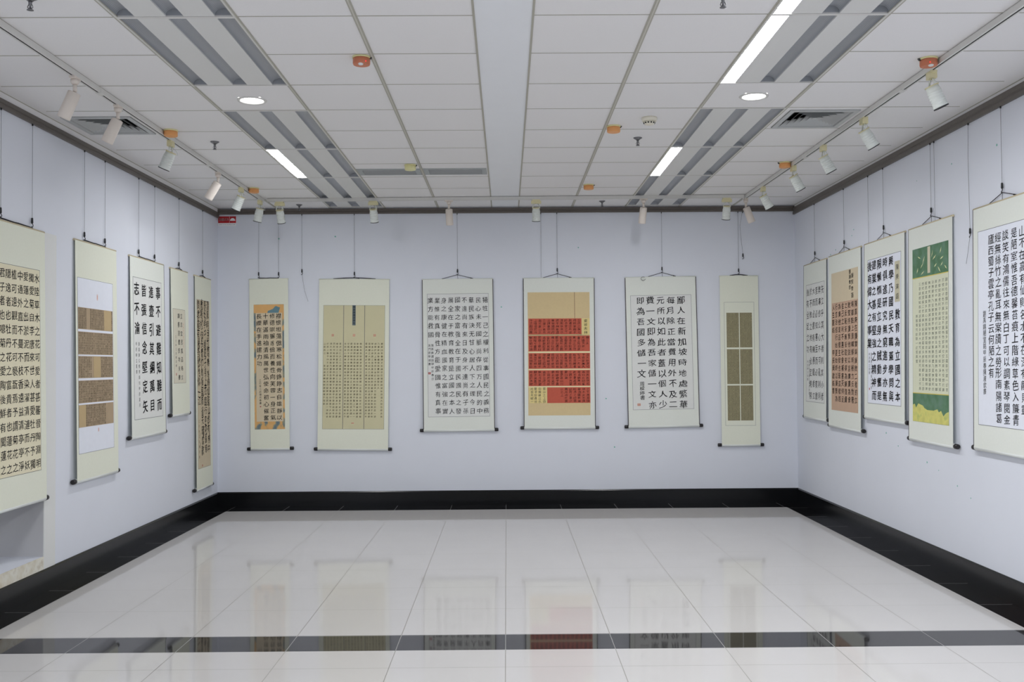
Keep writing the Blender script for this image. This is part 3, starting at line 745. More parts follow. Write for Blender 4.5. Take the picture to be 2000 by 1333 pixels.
def scroll(wall, s, ztop, W, Hh, ang, label, cord='V', cordx=0.0, cordw=0.17, edge=None, mount=MOUNT, rod=True):
    x, y = place(wall, s)
    r = empty('hanging_scroll', (x, y, ztop), (-0.024 / Hh, -math.radians(ang), ROT[wall]), label, 'scroll', 'calligraphy scrolls on the walls')
    hw = W / 2
    # mount: a thin sheet, very slightly bowed between its two rods
    n = 8; mb = MB(); vs = []; fs = []
    for f in range(2):
        for k in range(n + 1):
            z = -Hh * k / n; yy = SY + (0.0014 if f else 0.0)
            vs += [(-hw, yy, z), (hw, yy, z)]
    for k in range(n):
        a = 2 * k; b = a + 2 * (n + 1)
        fs += [(a, a + 1, a + 3, a + 2), (b, b + 2, b + 3, b + 1), (a, a + 2, b + 2, b), (a + 1, b + 1, b + 3, a + 3)]
    mb.add(vs, fs); mt = mb.build('mount', mount, r)
    if edge:
        mb = MB()
        for sgn in edge:
            xx = sgn * hw
            mb.box(xx - 0.004, xx + 0.004, SY - 0.0006, SY + 0.002, -Hh + 0.012, 0.0)
        mb.build('edge_binding', EDGEB, mt)
    mb = MB(); mb.rings([(-hw - 0.003, 0.0085), (hw + 0.003, 0.0085)], 14, (1, 0, 0), (0, SY + 0.0075, -0.002)); mb.build('top_rod', RODT if wall != 'B' else mount, r)
    mb = MB(); mb.rings([(-hw, 0.018), (hw, 0.018)], 22, (1, 0, 0), (0, SY + 0.0175, -Hh)); ro = mb.build('bottom_roller', RODW, r)
    for sgn in (-1, 1):
        mb = MB(); mb.rings([(0, 0.0175), (0.004, 0.019), (0.036, 0.0185), (0.042, 0.015)], 20, (sgn, 0, 0), (sgn * hw, SY + 0.0175, -Hh)); mb.build('roller_knob', KNOB, ro)
    mb = MB()
    yc_ = SY + 0.006
    if cord == 'V':
        ap = 0.05
        mb.tube([(cordx - cordw, yc_, 0.006), (cordx, yc_, ap)], 0.0026, 6); mb.tube([(cordx, yc_, ap), (cordx + cordw, yc_, 0.006)], 0.0026, 6)
        mb.tube([(cordx, yc_, ap), (cordx + 0.004, yc_ - 0.004, 0.0)], 0.0015, 6)
        mb.rings([(0, 0.005), (0.03, 0.004)], 8, (cordw, 0, -(ap - 0.006)), (cordx + cordw - 0.03, yc_, 0.012))
    elif cord == 'flat':
        mb.tube([(cordx - cordw, yc_, 0.006), (cordx - cordw * .4, yc_, 0.016), (cordx, yc_, 0.018), (cordx + cordw * .4, yc_, 0.016), (cordx + cordw, yc_, 0.006)], 0.004, 6)
        mb.tube([(cordx, yc_, 0.018), (cordx + 0.05, yc_ - .003, 0.012), (cordx + 0.055, yc_ - .003, -0.004)], 0.0025, 6)
    else:          # straight between two hooks
        mb.tube([(cordx - cordw, yc_, 0.014), (cordx - .03, yc_, 0.010), (cordx + .02, yc_, 0.012), (cordx + cordw, yc_, 0.008)], 0.004, 6)
    mb.build('hanging_cord', CORD, r)
    return r, mt

def sheet(parent, name, mt, x0, x1, z0, z1, lay=1, outline=None, label=None):
    y = SY - 0.0009 * lay
    mb = MB(); flat(mb, x0, x1, z0, z1, y); o = mb.build(name, mt, parent)
    if outline:
        q = outline; mb = MB(); yy = y - 0.0003
        flat(mb, x0, x1, z0, z0 - q, yy); flat(mb, x0, x1, z1 + q, z1, yy); flat(mb, x0, x0 + q, z0, z1, yy); flat(mb, x1 - q, x1, z0, z1, yy)
        mb.build('outline', LINE, o)
    if label: o['label'] = label
    return o
def columns(tx, cols, xs, z0, z1, rows, sx, sz, key='b', wild=1.0, start=None):
    """cols of text right to left at x positions xs; row centres run from z0 to z1 in 'rows' steps"""
    for ci, (c, x) in enumerate(zip(cols, xs)):
        st = (start or {}).get(ci, 0)
        x2 = x if isinstance(x, (tuple, list)) else (x, x)
        for ri, ch in enumerate(c):
            f = (ri + st) / max(1, rows - 1)
            tx.put(ch, key, x2[0] + (x2[1] - x2[0]) * f, z0 + (z1 - z0) * f, sx, sz, wild)
def lerp(a, b, f): return a + (b - a) * f
def seal(parent, x, z, w2, h2, lay, m=SEAL):
    """small square stamp: rim and inner strokes"""
    y = SY - 0.0009 * lay - 0.0004; mb = MB()
    t_ = w2 * 0.16
    flat(mb, x - w2 / 2, x + w2 / 2, z + h2 / 2, z + h2 / 2 - t_, y); flat(mb, x - w2 / 2, x + w2 / 2, z - h2 / 2 + t_, z - h2 / 2, y)
    flat(mb, x - w2 / 2, x - w2 / 2 + t_, z + h2 / 2, z - h2 / 2, y); flat(mb, x + w2 / 2 - t_, x + w2 / 2, z + h2 / 2, z - h2 / 2, y)
    for k in (-.2, .2):
        flat(mb, x + k * w2 - t_ / 2, x + k * w2 + t_ / 2, z + h2 * .34, z - h2 * .34, y)
    for k in (-.15, .12):
        flat(mb, x - w2 * .34, x + w2 * .34, z + k * h2 + t_ / 2, z + k * h2 - t_ / 2, y)
    return mb.build('seal', m, parent)
TY = lambda lay: SY - 0.0009 * lay - 0.0005

# ---- L1: cream clerical script, big, left front
r, mt = scroll('L', 6.315, 2.496, 0.86, 1.838, 0.0, 'tall scroll of bold clerical script on cream paper, hanging over the wall niche', 'straight', 0.06, 0.21)
p = sheet(r, 'paper', P_CREAM, -0.37, 0.352, -0.272, -1.637, outline=0.0025)
tx = Text(TY(1))
cx1 = [0.31 - 0.0762 * k for k in range(8)]
columns(tx, LIAN, cx1, -0.272 - 1.365 * 0.045, -0.272 - 1.365 * 0.962, 15, 0.074, 0.066, 'b')
tx.build('lettering', INK, p)
tx = Text(TY(1)); columns(tx, ['乙巳年春月書'], [-0.31], -0.9, -1.3, 6, 0.045, 0.045, 's'); tx.build('signature_lettering', INK, p)
# ---- L2: five strips of tiny old text on white
r, mt = scroll('L', 7.602, 2.512, 0.762, 1.80, 0.0, 'scroll with five brown strips of tiny columns of text on white paper', 'straight', -0.015, 0.20)
p = sheet(r, 'paper', P_WHITE, -0.352, 0.297, -0.28, -1.602, outline=0.002)
seal(p, 0.0, -0.41, 0.018, 0.045, 1, SEALF); seal(p, 0.0, -1.44, 0.014, 0.03, 1, SEALF)
pool = (YUE + LAN + CHI) * 3; pi_ = 0
for si, (z0, z1) in enumerate(((-.503, -.667), (-.686, -.858), (-.870, -1.036), (-1.054, -1.224), (-1.237, -1.405))):
    q = sheet(p, 'text_strip', P_BROWN, -0.348, 0.287, z0, z1, 2)
    plain = {0: (0.74, 0.96), 2: (0.42, 0.62), 4: (0.0, 0.19)}.get(si)
    if plain:
        mb = MB(); flat(mb, lerp(-.346, .285, plain[0]), lerp(-.346, .285, plain[1]), z0 - .002, z1 + .002, SY - 0.0009 * 3); mb.build('plain_patch', P_BROWNL, q)
    tx = Text(TY(2)); ncol, nrow = 22, 9
    for c in range(ncol):
        fx = (c + .5) / ncol
        if plain and plain[0] - .02 < fx < plain[1] + .02 and si != 0: continue
        if si == 0 and 0.7 < fx < 0.76: continue
        for k in range(nrow):
            ch = pool[pi_ % len(pool)]; pi_ += 1
            tx.put(ch, 's', lerp(.283, -.344, fx), lerp(z0 - .012, z1 + .012, k / (nrow - 1)), .023, .019, 1.3)
    tx.build('lettering', INKB, q)
# ---- L3: large regular script
r, mt = scroll('L', 8.681, 2.51, 0.82, 1.555, 0.0, 'scroll of large black regular script, fourth column short, on white paper on the left wall', 'straight', 0.0, 0.19, edge=(1,), mount=MOUNTW)
p = sheet(r, 'paper', P_WARMW, -0.352, 0.333, -0.176, -1.407, outline=0.003)
tx = Text(TY(1)); X = lambda f: lerp(-.352, .333, f); Z = lambda f: lerp(-.176, -1.407, f)
columns(tx, SHI, [X(.872), X(.62), X(.36), X(.115)], Z(.083), Z(.912), 7, 0.122, 0.120, 'h')
tx.build('lettering', INK, p)
for c_, f_ in (('錄嘉庚公勉學語句甲辰夏月', .175), ('甲辰時立夏書', .085)):
    tx = Text(TY(1)); columns(tx, [c_], [X(f_)], Z(.47), Z(.90), 12, .034, .036, 's'); tx.build('signature_lettering', INKG, p)
# ---- L4: small faint
r, mt = scroll('L', 9.525, 2.504, 0.50, 1.41, 0.0, 'short narrow scroll with faint small writing on an ivory panel, left wall', 'flat', 0.0, 0.10, mount=MOUNT)
p = sheet(r, 'paper', P_IVORY, -0.206, 0.142, -0.386, -1.107, outline=0.002)
tx = Text(TY(1)); X = lambda f: lerp(-.206, .142, f); Z = lambda f: lerp(-.386, -1.107, f)
columns(tx, ['立志宜思真品格立', '讀書須盡苦功夫書'], [X(.68), X(.45)], Z(.09), Z(.92), 8, .062, .055, 'b', 1.4)
columns(tx, ['乙巳年三月春月書'], [X(.2)], Z(.38), Z(.82), 9, .03, .03, 's', 1.3)
tx.build('lettering', INKG, p); seal(p, X(.2), Z(.88), .018, .024, 1)
tx = Text(TY(1)); columns(tx, ['嘉庚先生論立大志'], [X(.83)], Z(.2), Z(.5), 8, .022, .022, 's', 1.3); tx.build('red_lettering', SEALF, p)
# ---- L5: long cursive
r, mt = scroll('L', 10.268, 2.498, 0.545, 2.208, 0.0, 'longest scroll, with flowing cursive script on tan paper, hanging in the back left corner', 'flat', 0.0, 0.10)
p = sheet(r, 'paper', P_OLDTAN, -0.222, 0.195, -0.243, -1.998, outline=0.002)
tx = Text(TY(1)); X = lambda f: lerp(-.222, .195, f); Z = lambda f: lerp(-.243, -1.998, f)
columns(tx, XING[:3] + ['問君能有幾多愁恰似一江'], [X(.87), X(.62), X(.37), X(.12)], Z(.03), Z(.95), 17, .086, .108, 'b', 2.6)
rn = random.Random(3)
mb = MB()
for c in (.87, .62, .37, .12):                      # joining strokes of the cursive hand
    for k in range(15):
        if rn.random() < .5:
            z = Z(.03 + .92 * (k + .5) / 16); x0 = X(c) + rn.uniform(-.02, .02)
            mb.add([(x0 - .004, TY(1), z + .03), (x0 + .004, TY(1), z + .03), (x0 + rn.uniform(-.02, .02) + .002, TY(1), z - .03), (x0 - .003, TY(1), z - .028)], [(0, 1, 2, 3)])
o = tx.build('lettering', INK, p); mb.build('joining_strokes', INK, p)
tx = Text(TY(1)); columns(tx, ['乙巳年三月春月書'], [X(.10)], Z(.72), Z(.93), 8, .03, .032, 's'); tx.build('signature_lettering', INKG, p)
seal(p, X(.33), Z(.985), .02, .02, 1)
# ---- B1: decorated orange border
r, mt = scroll('B', -2.641, 2.528, 0.432, 1.886, 0.69, 'narrow scroll with mottled orange and blue border round beige writing, leftmost on the back wall', 'straight', 0.0, 0.112)
p = sheet(r, 'decorated_paper', P_LAND, -0.168, 0.1665, -0.284, -1.671)
mb = MB(); y = TY(1); flat(mb, -.166, .1645, -.286, -.379, y); mb.build('orange_band', P_ORANGE, p)
mb = MB(); mb.poly([(-.018, -.379), (-.01, -.356), (.02, -.345), (.045, -.335), (.065, -.312), (.080, -.302), (.10, -.312), (.125, -.320), (.118, -.345), (.108, -.379)][::-1], y - .0008, y); mb.build('blue_hill_print', P_TEAL, p)
q = sheet(p, 'inner_paper', P_BEIGE, -0.146, 0.148, -0.379, -1.585, 2)
tx = Text(TY(2)); X = lambda f: lerp(-.146, .148, f); Z = lambda f: lerp(-.379, -1.585, f)
columns(tx, B1T, [X(.862), X(.618), X(.368), X(.12)], Z(.030), Z(.965), 16, .062, .062, 'b', 1.2); tx.build('lettering', INK, q)
tx = Text(TY(2)); columns(tx, ['乙巳年三月春月春書'], [X(.15)], Z(.622), Z(.83), 9, .026, .028, 's'); tx.build('signature_lettering', INK, q)
seal(q, X(.15), Z(.862), .014, .014, 2)
# ---- B2: three green-yellow columns
r, mt = scroll('B', -1.686, 2.518, 0.781, 1.888, -0.59, 'wide scroll of yellowish paper in three ruled sections with tiny writing and a blue-grey label', 'flat', 0.0, 0.235)
p = sheet(r, 'paper', P_YELLOW, -0.340, 0.344, -0.29, -1.666, outline=0.002)
X = lambda f: lerp(-.340, .344, f); Z = lambda f: lerp(-.29, -1.666, f)
mb = MB()
for f in (.330, .672): flat(mb, X(f) - .0025, X(f) + .0025, Z(0), Z(1), TY(1))
mb.build('ruling', LINE, p)
q = sheet(p, 'title_label', P_BLUEG, -0.018, 0.019, -0.289, -0.514, 2)
tx = Text(TY(2)); columns(tx, ['陳嘉庚講話錄句'], [0.0005], -.31, -.49, 7, .028, .026, 's'); tx.build('lettering', INK, q)
tx = Text(TY(1)); pi_ = 0
for fr in ((.955, .900, .850, .800, .752, .702), (.612, .560, .511, .461, .411, .360), (.280, .228, .178, .127, .076, .026)):
    for ci, f in enumerate(fr):
        for k in range(24):
            if fr[0] > .9 and ci == 1 and k > 14: continue
            if fr[0] < .3 and ci == 5 and (4 <= k <= 6 or k > 19): continue
            tx.put(YUE[pi_ % len(YUE)], 's', X(f), Z(lerp(.312, .90, k / 23)), .025, .024, 1.2); pi_ += 1
tx.build('lettering', INKB, p)
for f in (.155, .50, .835): seal(p, X(f), Z(.243), .026, .028, 1, SEALF)
seal(p, X(.49), Z(.952), .03, .012, 1, SEALF)
# ---- B3
r, mt = scroll('B', -0.537, 2.513, 0.787, 1.68, 0.36, 'scroll of nine dense columns of black regular script, centre left of the back wall', 'V', 0.0, 0.175, edge=(-1, 1), mount=MOUNTW)
p = sheet(r, 'paper', P_WARMW, -0.341, 0.3435, -0.162, -1.532, outline=0.0025)
tx = Text(TY(1)); X = lambda f: lerp(-.341, .3435, f); Z = lambda f: lerp(-.162, -1.532, f)
columns(tx, B3T, [X(f) for f in (.945, .832, .719, .607, .495, .385, .273, .162, .052)], Z(.054), Z(.955), 14, .066, .068, 'n', 1.4); tx.build('lettering', INK, p)
tx = Text(TY(1)); columns(tx, ['陳嘉庚講話錄甲辰春日', '吳門張學健書'], [X(.078), X(.030)], Z(.42), Z(.69), 10, .03, .032, 's', 1.4); tx.build('signature_lettering', INK, p)
seal(p, X(.028), Z(.645), .028, .024, 1)
# ---- B4 red strips
r, mt = scroll('B', 0.592, 2.517, 0.790, 1.666, -0.07, 'scroll with five brick-red strips of dark cursive writing on tan paper', 'V', -0.015, 0.16, edge=(-1, 1), mount=MOUNTW)
p = sheet(r, 'paper', P_TAN, -0.3485, 0.342, -0.158, -1.529)
X = lambda f: lerp(-.3485, .342, f); Z = lambda f: lerp(-.158, -1.529, f)
mb = MB(); flat(mb, X(.757) - .002, X(.757) + .002, Z(0), Z(.212), TY(1)); mb.build('ruling', mat('red_brown_line', (0.22, 0.07, 0.06, 1), 0.8, 0.1), p)
mb = MB(); y = SY - .0009 * 1.5
flat(mb, X(.008), X(1), Z(.343), Z(.355), y)
for a, b in ((.343, .355), (.481, .495), (.622, .634), (.762, .773)): flat(mb, X(.008), X(1), Z(a), Z(b), y)
mb.build('pale_gaps', paper('pale_gap_paper', 198, 186, 150), p)
pi_ = 0
for a, b, x0, x1, nc in ((.214, .343, .011, .866, 12), (.355, .481, .011, 1.0, 14), (.495, .622, .011, 1.0, 14), (.634, .762, .011, 1.0, 14), (.773, .90, .307, 1.0, 7)):
    q = sheet(p, 'red_strip', P_RED, X(x0), X(x1), Z(a), Z(b), 2)
    tx = Text(TY(2)); wide = X(x1) - X(x0); pitch = 0.0485
    for c in range(nc):
        nr = 5
        if (a, c) in ((.355, 0), (.634, 5), (.773, 6)): nr = 3
        for k in range(nr):
            tx.put(CHI[pi_ % len(CHI)], 's', X(x1) - pitch * (c + .55), lerp(Z(a) - .022, Z(b) + .022, k / 4), .036, .031, 2.2); pi_ += 1
    tx.build('lettering', INK, q)
q = sheet(p, 'title_tag', P_TANY, X(.874), X(.998), Z(.214), Z(.348), 2)
tx = Text(TY(2)); columns(tx, ['東坡志林'], [X(.935)], Z(.235), Z(.33), 4, .042, .038, 's', 1.5); tx.build('lettering', INK, q)
q = sheet(p, 'end_note', P_TANY, X(.02), X(.30), Z(.773), Z(.90), 2)
tx = Text(TY(2)); columns(tx, ['東山之上徘', '白露橫江水', '飄乎如遺世', '光接天縱一'], [X(f) for f in (.26, .185, .12, .06)], Z(.785), Z(.888), 5, .034, .034, 's', 1.6); tx.build('lettering', INKG, q)
# ---- B5
r, mt = scroll('B', 1.727, 2.523, 0.789, 1.663, 0.70, 'scroll of five columns of bold widely spaced script, right of the red strips', 'V', 0.02, 0.155, edge=(-1, 1), mount=MOUNTW)
p = sheet(r, 'paper', P_WARMW, -0.340, 0.338, -0.203, -1.477, outline=0.0025)
tx = Text(TY(1)); X = lambda f: lerp(-.340, .338, f); Z = lambda f: lerp(-.203, -1.477, f)
columns(tx, B5T, [X(f) for f in (.832, .658, .492, .326, .160)], Z(.047), Z(.959), 11, .098, .088, 'b', 1.5); tx.build('lettering', INK, p)
tx = Text(TY(1)); columns(tx, ['周樑婷書'], [X(.16)], Z(.775), Z(.895), 4, .058, .052, 'b', 1.3); tx.build('signature_lettering', INK, p)
seal(p, X(.10), Z(.955), .036, .028, 1, SEALF)
# ---- B6 six olive panels
r, mt = scroll('B', 2.604, 2.528, 0.429, 1.882, -0.04, 'narrow scroll with six olive-grey panels of tiny text, rightmost on the back wall', 'flat', 0.0, 0.10)
p = sheet(r, 'paper', MOUNT, -0.1705, 0.1645, -0.293, -1.668, outline=0.002)
X = lambda f: lerp(-.1705, .1645, f); Z = lambda f: lerp(-.293, -1.668, f); pi_ = 0
for a, b in ((.086, .368), (.382, .664), (.676, .959)):
    for x0, x1 in ((.075, .487), (.515, .925)):
        q = sheet(p, 'text_panel', P_OLIVE, X(x0), X(x1), Z(a), Z(b), 2)
        mb = MB(); nc = 9
        for c in range(nc):
            xx = lerp(X(x0), X(x1), c / nc); flat(mb, xx - .0008 + .001, xx + .0016, Z(a) - .004, Z(b) + .004, TY(2) + .0002, .0003)
        mb.build('ruling', P_OLIVEL, q)
        tx = Text(TY(2))
        for c in range(nc):
            for k in range(25):
                tx.put(LAN[pi_ % len(LAN)], 's', lerp(X(x1), X(x0), (c + .5) / nc), lerp(Z(a) - .01, Z(b) + .01, k / 24), .0125, .0135, 1.0); pi_ += 1
        tx.build('lettering', INKB, q)
# ---- R1
r, mt = scroll('R', 10.108, 2.602, 0.74, 1.626, 0.0, 'scroll of black script on white nearest the back corner of the right wall', 'V', 0.0, 0.155, edge=(-1,), mount=MOUNTW)
p = sheet(r, 'paper', P_WARMW, -0.282, 0.316, -0.22, -1.46, outline=0.003)
tx = Text(TY(1)); X = lambda f: lerp(-.282, .316, f); Z = lambda f: lerp(-.22, -1.46, f)
columns(tx, R1T, [X(f) for f in (.90, .745, .585, .43, .27, .10)], Z(.065), Z(.945), 10, .084, .084, 'n', 1.4)
tx.build('lettering', INK, p)
tx = Text(TY(1)); columns(tx, ['嘉庚先生論立大志定略', '甲辰時立夏書'], [X(.19), X(.10)], Z(.66), Z(.93), 10, .032, .032, 's'); tx.build('signature_lettering', INKG, p)
# ---- R2
r, mt = scroll('R', 9.227, 2.608, 0.88, 1.675, 0.0, 'scroll with plain tan paper above and rose-tan paper full of writing below, right wall', 'V', -0.005, 0.155, mount=MOUNTW)
p = sheet(r, 'paper', P_BEIGE, -0.352, 0.376, -0.178, -1.518)
X = lambda f: lerp(-.352, .376, f)
q = sheet(p, 'rose_paper', P_ROSE, -0.335, 0.376, -0.472, -1.518, 2)
tx = Text(TY(2)); columns(tx, R2T, [X(f) for f in (.93, .81, .69, .565, .445, .325, .205, .085)], -.515, -1.478, 14, .072, .064, 'b', 1.3); tx.build('lettering', INK, q)
tx = Text(TY(1)); columns(tx, ['廉賢青蓮'], [X(.80)], -.245, -.43, 4, .07, .05, 'b', 1.3); columns(tx, ['書廉養德'], [X(.71)], -.205, -.35, 4, .06, .046, 'b', 1.3); tx.build('title_lettering', INK, p)
# ---- R3
r, mt = scroll('R', 8.256, 2.611, 0.885, 1.546, 0.0, 'scroll of large clerical script with a grey-tan tag at its upper right, right wall', 'V', 0.0, 0.155, edge=(-1,), mount=MOUNTW)
p = sheet(r, 'paper', P_WHITE, -0.353, 0.375, -0.151, -1.418, outline=0.003)
tx = Text(TY(1)); X = lambda f: lerp(-.353, .375, f); Z = lambda f: lerp(-.151, -1.418, f)
columns(tx, R3T, [X(f) for f in (.905, .72, .54, .365, .205, .062)], Z(.046), Z(.942), 11, .104, .088, 'h', 1.2, start={0: 4}); tx.build('lettering', INK, p)
tx = Text(TY(1)); columns(tx, ['錄嘉庚公勉學語句甲辰', '甲辰時立夏書'], [X(.12), X(.055)], Z(.66), Z(.89), 10, .03, .03, 's'); tx.build('signature_lettering', INKG, p)
seal(p, X(.055), Z(.9), .018, .018, 1)
q = sheet(p, 'title_tag', P_TAG, 0.250, 0.355, -0.224, -0.561, 2)
tx = Text(TY(2)); columns(tx, ['陳庚演語'], [0.302], -.275, -.515, 4, .062, .05, 'b'); tx.build('lettering', INKG, q)
# ---- R4
r, mt = scroll('R', 7.354, 2.611, 0.765, 1.664, 0.0, 'scroll with a green picture panel at top and a green and yellow one below', 'V', 0.03, 0.165, edge=(-1,), mount=MOUNTW)
p = sheet(r, 'paper', P_PALEG, -0.300, 0.323, -0.172, -1.52, outline=0.0015)
X = lambda f: lerp(-.300, .323, f)
q = sheet(p, 'green_panel', P_GREEN, -0.300, 0.323, -0.172, -0.400, 2)
mb = MB(); rn = random.Random(21)
for fx, fz in ((.2, .3), (.33, .42), (.28, .62), (.15, .78), (.30, .9), (.57, .27), (.63, .42), (.8, .22), (.83, .5), (.66, .72), (.83, .72), (.76, .9), (.93, .86)):
    x, z = X(fx), lerp(-.185, -.39, fz); a = rn.uniform(.2, 1.1) * rn.choice((1, 1, -1)); L_ = rn.uniform(.024, .038); wd = rn.uniform(.004, .007)
    c, s_ = math.cos(a), math.sin(a); y = TY(2)
    pts = [(-L_, 0), (-.2 * L_, wd), (L_, .3 * wd), (.1 * L_, -wd)]
    mb.add([(x + u * c - v * s_, y, z + u * s_ + v * c) for u, v in pts], [(0, 3, 2, 1)])
mb.build('pale_flecks', P_FLECK, q)
mb = MB(); flat(mb, X(.44), X(.515), -.178, -.380, TY(2)); o = mb.build('pale_label', paper('label_strip', 178, 172, 152), q)
mb = MB(); flat(mb, X(0), X(1), -.399, -.405, TY(2)); flat(mb, X(0), X(1), -1.296, -1.302, TY(2)); mb.build('gold_line', P_GOLD, p)
tx = Text(TY(1)); pi_ = 0
for c in range(10):
    for k in range(24):
        if c == 9 and (k < 7 or k > 17): continue
        tx.put(XIN[pi_ % len(XIN)], 's', X(lerp(.95, .12, c / 9)), lerp(-.455, -1.262, k / 23), .042, .028, 1.2); pi_ += 1
tx.build('lettering', INKF, p)
q = sheet(p, 'landscape_panel', P_GREEN, -0.300, 0.323, -1.300, -1.52, 2)
mb = MB(); y = TY(2)
top = [(0, .42), (.06, .38), (.1, .52), (.16, .36), (.3, .42), (.34, .5), (.42, .56), (.6, .56), (.7, .5), (.74, .6), (.8, .54), (.86, .72), (.93, .60), (1, .55)]
mb.poly([(X(a), lerp(-1.3, -1.52, b)) for a, b in top] + [(X(1), -1.5195), (X(0), -1.5195)], y, y + .0004)
mb.build('yellow_ground', P_YEL, q)
# ---- R5
r, mt = scroll('R', 6.265, 2.602, 0.79, 1.637, 0.0, 'scroll of tall columns of black script cut by the right edge of the photo', 'V', -0.005, 0.17, edge=(-1,), mount=MOUNTW)
p = sheet(r, 'paper', P_WHITE, -0.325, 0.325, -0.164, -1.476, outline=0.003)
tx = Text(TY(1)); Z = lambda f: lerp(-.164, -1.476, f)
columns(tx, R5T, [(.245, .27), (.145, .16), (.043, .053), (-.055, -.05), (-.145, -.145)], Z(.055), Z(.958), 17, .082, .070, 'b', 1.2); tx.build('lettering', INK, p)
tx = Text(TY(1)); columns(tx, ['劉禹錫陋室銘甲辰春陳淑欽書'], [-.235], Z(.43), Z(.86), 14, .044, .044, 'b'); tx.build('signature_lettering', INKG, p)

# ------------------------------------------------------------------ hanging wires and hooks
def hook_mb(x, y, z):
    mb = MB()
    mb.rings([(0, 0.003), (0.004, 0.0065), (0.034, 0.0075), (0.04, 0.004)], 10, (0, 0, -1), (x, y, z + 0.062))
    mb.tube([(x, y, z + .022), (x + .008, y - .002, z + .016), (x + .006, y - .004, z + .006), (x - .004, y - .003, z - .002), (x - .009, y - .001, z + .004)], .0028, 6)
    return mb
def wire(wall, s, ztop, zhook, label, tail=None, hook=True, bow=0.0):
    x, y = place(wall, s)
    r = empty('hanging_wire', (x, y, ztop), (0, 0, ROT[wall]), label, 'wire', 'picture wires hanging from the rail')
    L_ = ztop - zhook
    yy = -0.012
    pts = [(0, yy, 0.01), (bow, yy, -L_ * .3), (bow * .5, yy, -L_ * .65), (0, yy, -L_ + (0.055 if hook else 0))]
    mb = MB(); mb.tube(pts, 0.00125, 6); wo = mb.build('wire', WIREM, r)
    mb = MB(); mb.box(-.004, .004, yy - .004, yy + .004, -.014, 0.004); mb.build('rail_clip', HOOKM, r)
    if hook:
        hook_mb(0, yy, -L_).build('hook', HOOKM, r)
    if tail:
        mb = MB(); mb.tube([(0, yy, -L_ + .01)] + [(a, yy - .002, -L_ + b) for a, b in tail], 0.0013, 6); mb.build('loose_end', WIREM, r)
    return r
rb, rl, rr = 3.25, 3.212, 3.216
wire('L', 6.165, rl, 2.515, 'thin wire and hook at the left photo edge holding the cream clerical scroll')
wire('L', 6.575, rl, 2.510, 'thin wire and hook at the right end of the cord of the cream clerical scroll')
wire('L', 7.39, rl, 2.526, 'left of the two hooked wires holding the scroll with five brown strips')
wire('L', 7.768, rl, 2.526, 'right of the two hooked wires holding the scroll with five brown strips')
wire('L', 8.482, rl, 2.522, 'left of the two hooked wires holding the large regular script scroll')
wire('L', 8.866, rl, 2.522, 'right of the two hooked wires holding the large regular script scroll')
wire('L', 9.525, rl, 2.522, 'hooked wire holding the short scroll with faint writing')
wire('L', 10.268, rl, 2.516, 'hooked wire holding the long cursive scroll in the back left corner')
wire('B', -2.752, rb, 2.545, 'left of the two hooked wires holding the orange-bordered scroll')
wire('B', -2.530, rb, 2.545, 'right of the two hooked wires holding the orange-bordered scroll')
wire('B', -2.27, rb, 2.575, 'unused hooked wire with a curling loose end, left on the back wall', tail=[(.01, -.06), (.03, -.18), (.068, -.30)])
wire('B', -1.686, rb, 2.542, 'hooked wire holding the yellowish three-section scroll')
wire('B', -0.537, rb, 2.565, 'hooked wire holding the dense nine-column scroll')
wire('B', 0.397, rb, 2.525, 'plain wire without a hook beside the red-strip scroll cord', hook=False)
wire('B', 0.577, rb, 2.569, 'hooked wire holding the scroll with red strips')
wire('B', 1.747, rb, 2.575, 'hooked wire holding the five-column bold scroll')
wire('B', 2.604, rb, 2.552, 'hooked wire holding the narrow scroll with six olive panels')
wire('B', 2.655, rb, 2.72, 'second wire bowing beside the one above the six-panel scroll', hook=True, bow=-0.03)
wire('R', 10.108, rr, 2.655, 'hooked wire holding the white scroll nearest the back right corner')
wire('R', 9.227, rr, 2.660, 'hooked wire holding the tan and rose scroll')
wire('R', 8.60, rr, 2.60, 'plain wire without a hook going behind the left end of the tagged scroll', hook=False)
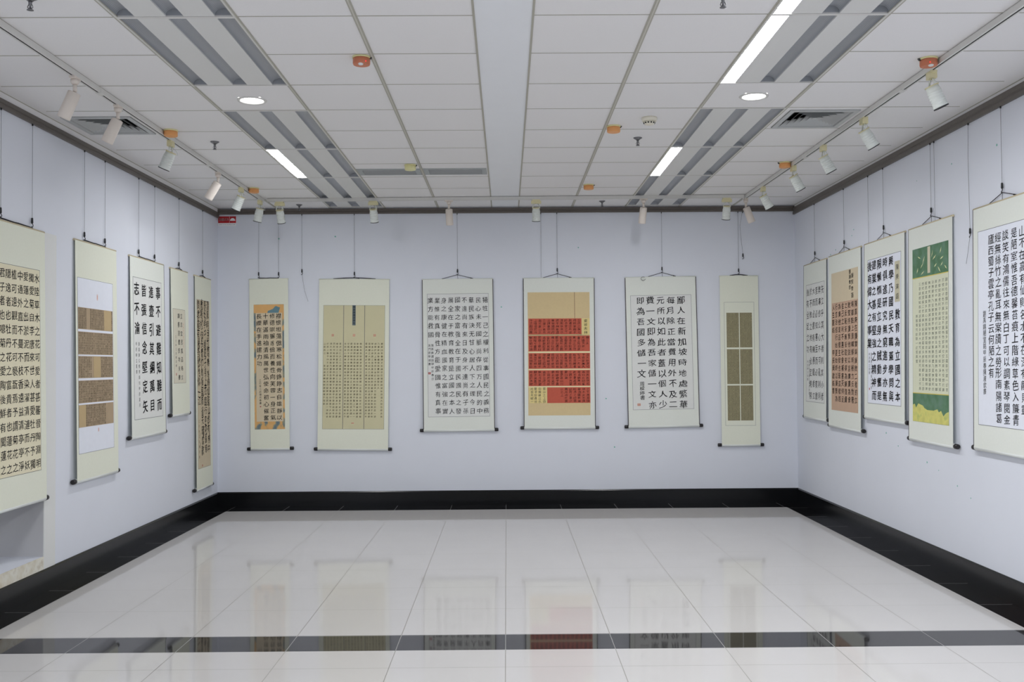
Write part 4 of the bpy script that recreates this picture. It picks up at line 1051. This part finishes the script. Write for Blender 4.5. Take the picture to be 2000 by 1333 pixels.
wire('R', 8.256, rr, 2.663, 'hooked wire holding the clerical scroll with the grey-tan tag')
wire('R', 7.325, rr, 2.663, 'hooked wire holding the scroll with green panels')
wire('R', 7.26, rr, 2.60, 'plain wire close beside the hooked one above the green scroll', hook=False)
wire('R', 6.715, rr, 2.42, 'unused hooked wire with a loose end left of the scroll at the right edge', tail=[(-.01, -.03), (-.03, -.10), (-.06, -.18)], bow=-0.01)
wire('R', 6.27, rr, 2.654, 'hooked wire holding the scroll cut by the right edge of the photo')
# small coil of spare wire on the top rod of the bold scroll
mb = MB(); mb.tube([(0.025 * math.cos(a * .5), 0.002 * math.sin(a), 0.02 * math.sin(a * .5)) for a in range(2, 13)], 0.002, 6)
o = mb.build('wire_coil', HOOKM, None, (1.535, D - 0.026, 2.505)); tag(o, 'small dark coil of spare wire at the top of the bold five-column scroll', 'wire')

# ------------------------------------------------------------------ fire sign
r = empty('fire_sign', (-3.106, D, 3.197), label='small red sign with white writing and a half-round symbol in the back left corner', cat='sign')
mb = MB(); mb.box(-0.099, 0.099, -0.003, 0, -0.038, 0.036); pl = mb.build('red_plate', SIGNR, r)
mb = MB(); mb.box(-0.099, 0.099, -0.002, 0, -0.071, -0.038); lo = mb.build('white_strip', SIGNW, r)
tx = Text(-0.0036)
for k, ch in enumerate('末端试水'): tx.put(ch, 'b', -0.078 + k * 0.0275, 0.0, 0.030, 0.036, 0.0)
tx.build('lettering', SIGNW, pl)
mb = MB(); mb.box(0.0255, 0.0275, -0.0036, -0.003, -0.038, 0.036)
n = 16; pts = [(0.062 + 0.029 * math.cos(math.pi * k / n), -0.014 + 0.031 * math.sin(math.pi * k / n)) for k in range(n + 1)]
mb.poly([(a, b) for a, b in pts], -0.0036, -0.003); mb.build('half_round_symbol', SIGNW, pl)
tx = Text(-0.0026)
for k, ch in enumerate('WATER TEST AT THE END OF PIPE'):
    if ch != ' ': tx.put(ch, 's', -0.085 + k * 0.0061, -0.056, 0.0085, 0.011, 0.0)
tx.build('small_lettering', INKG, lo)
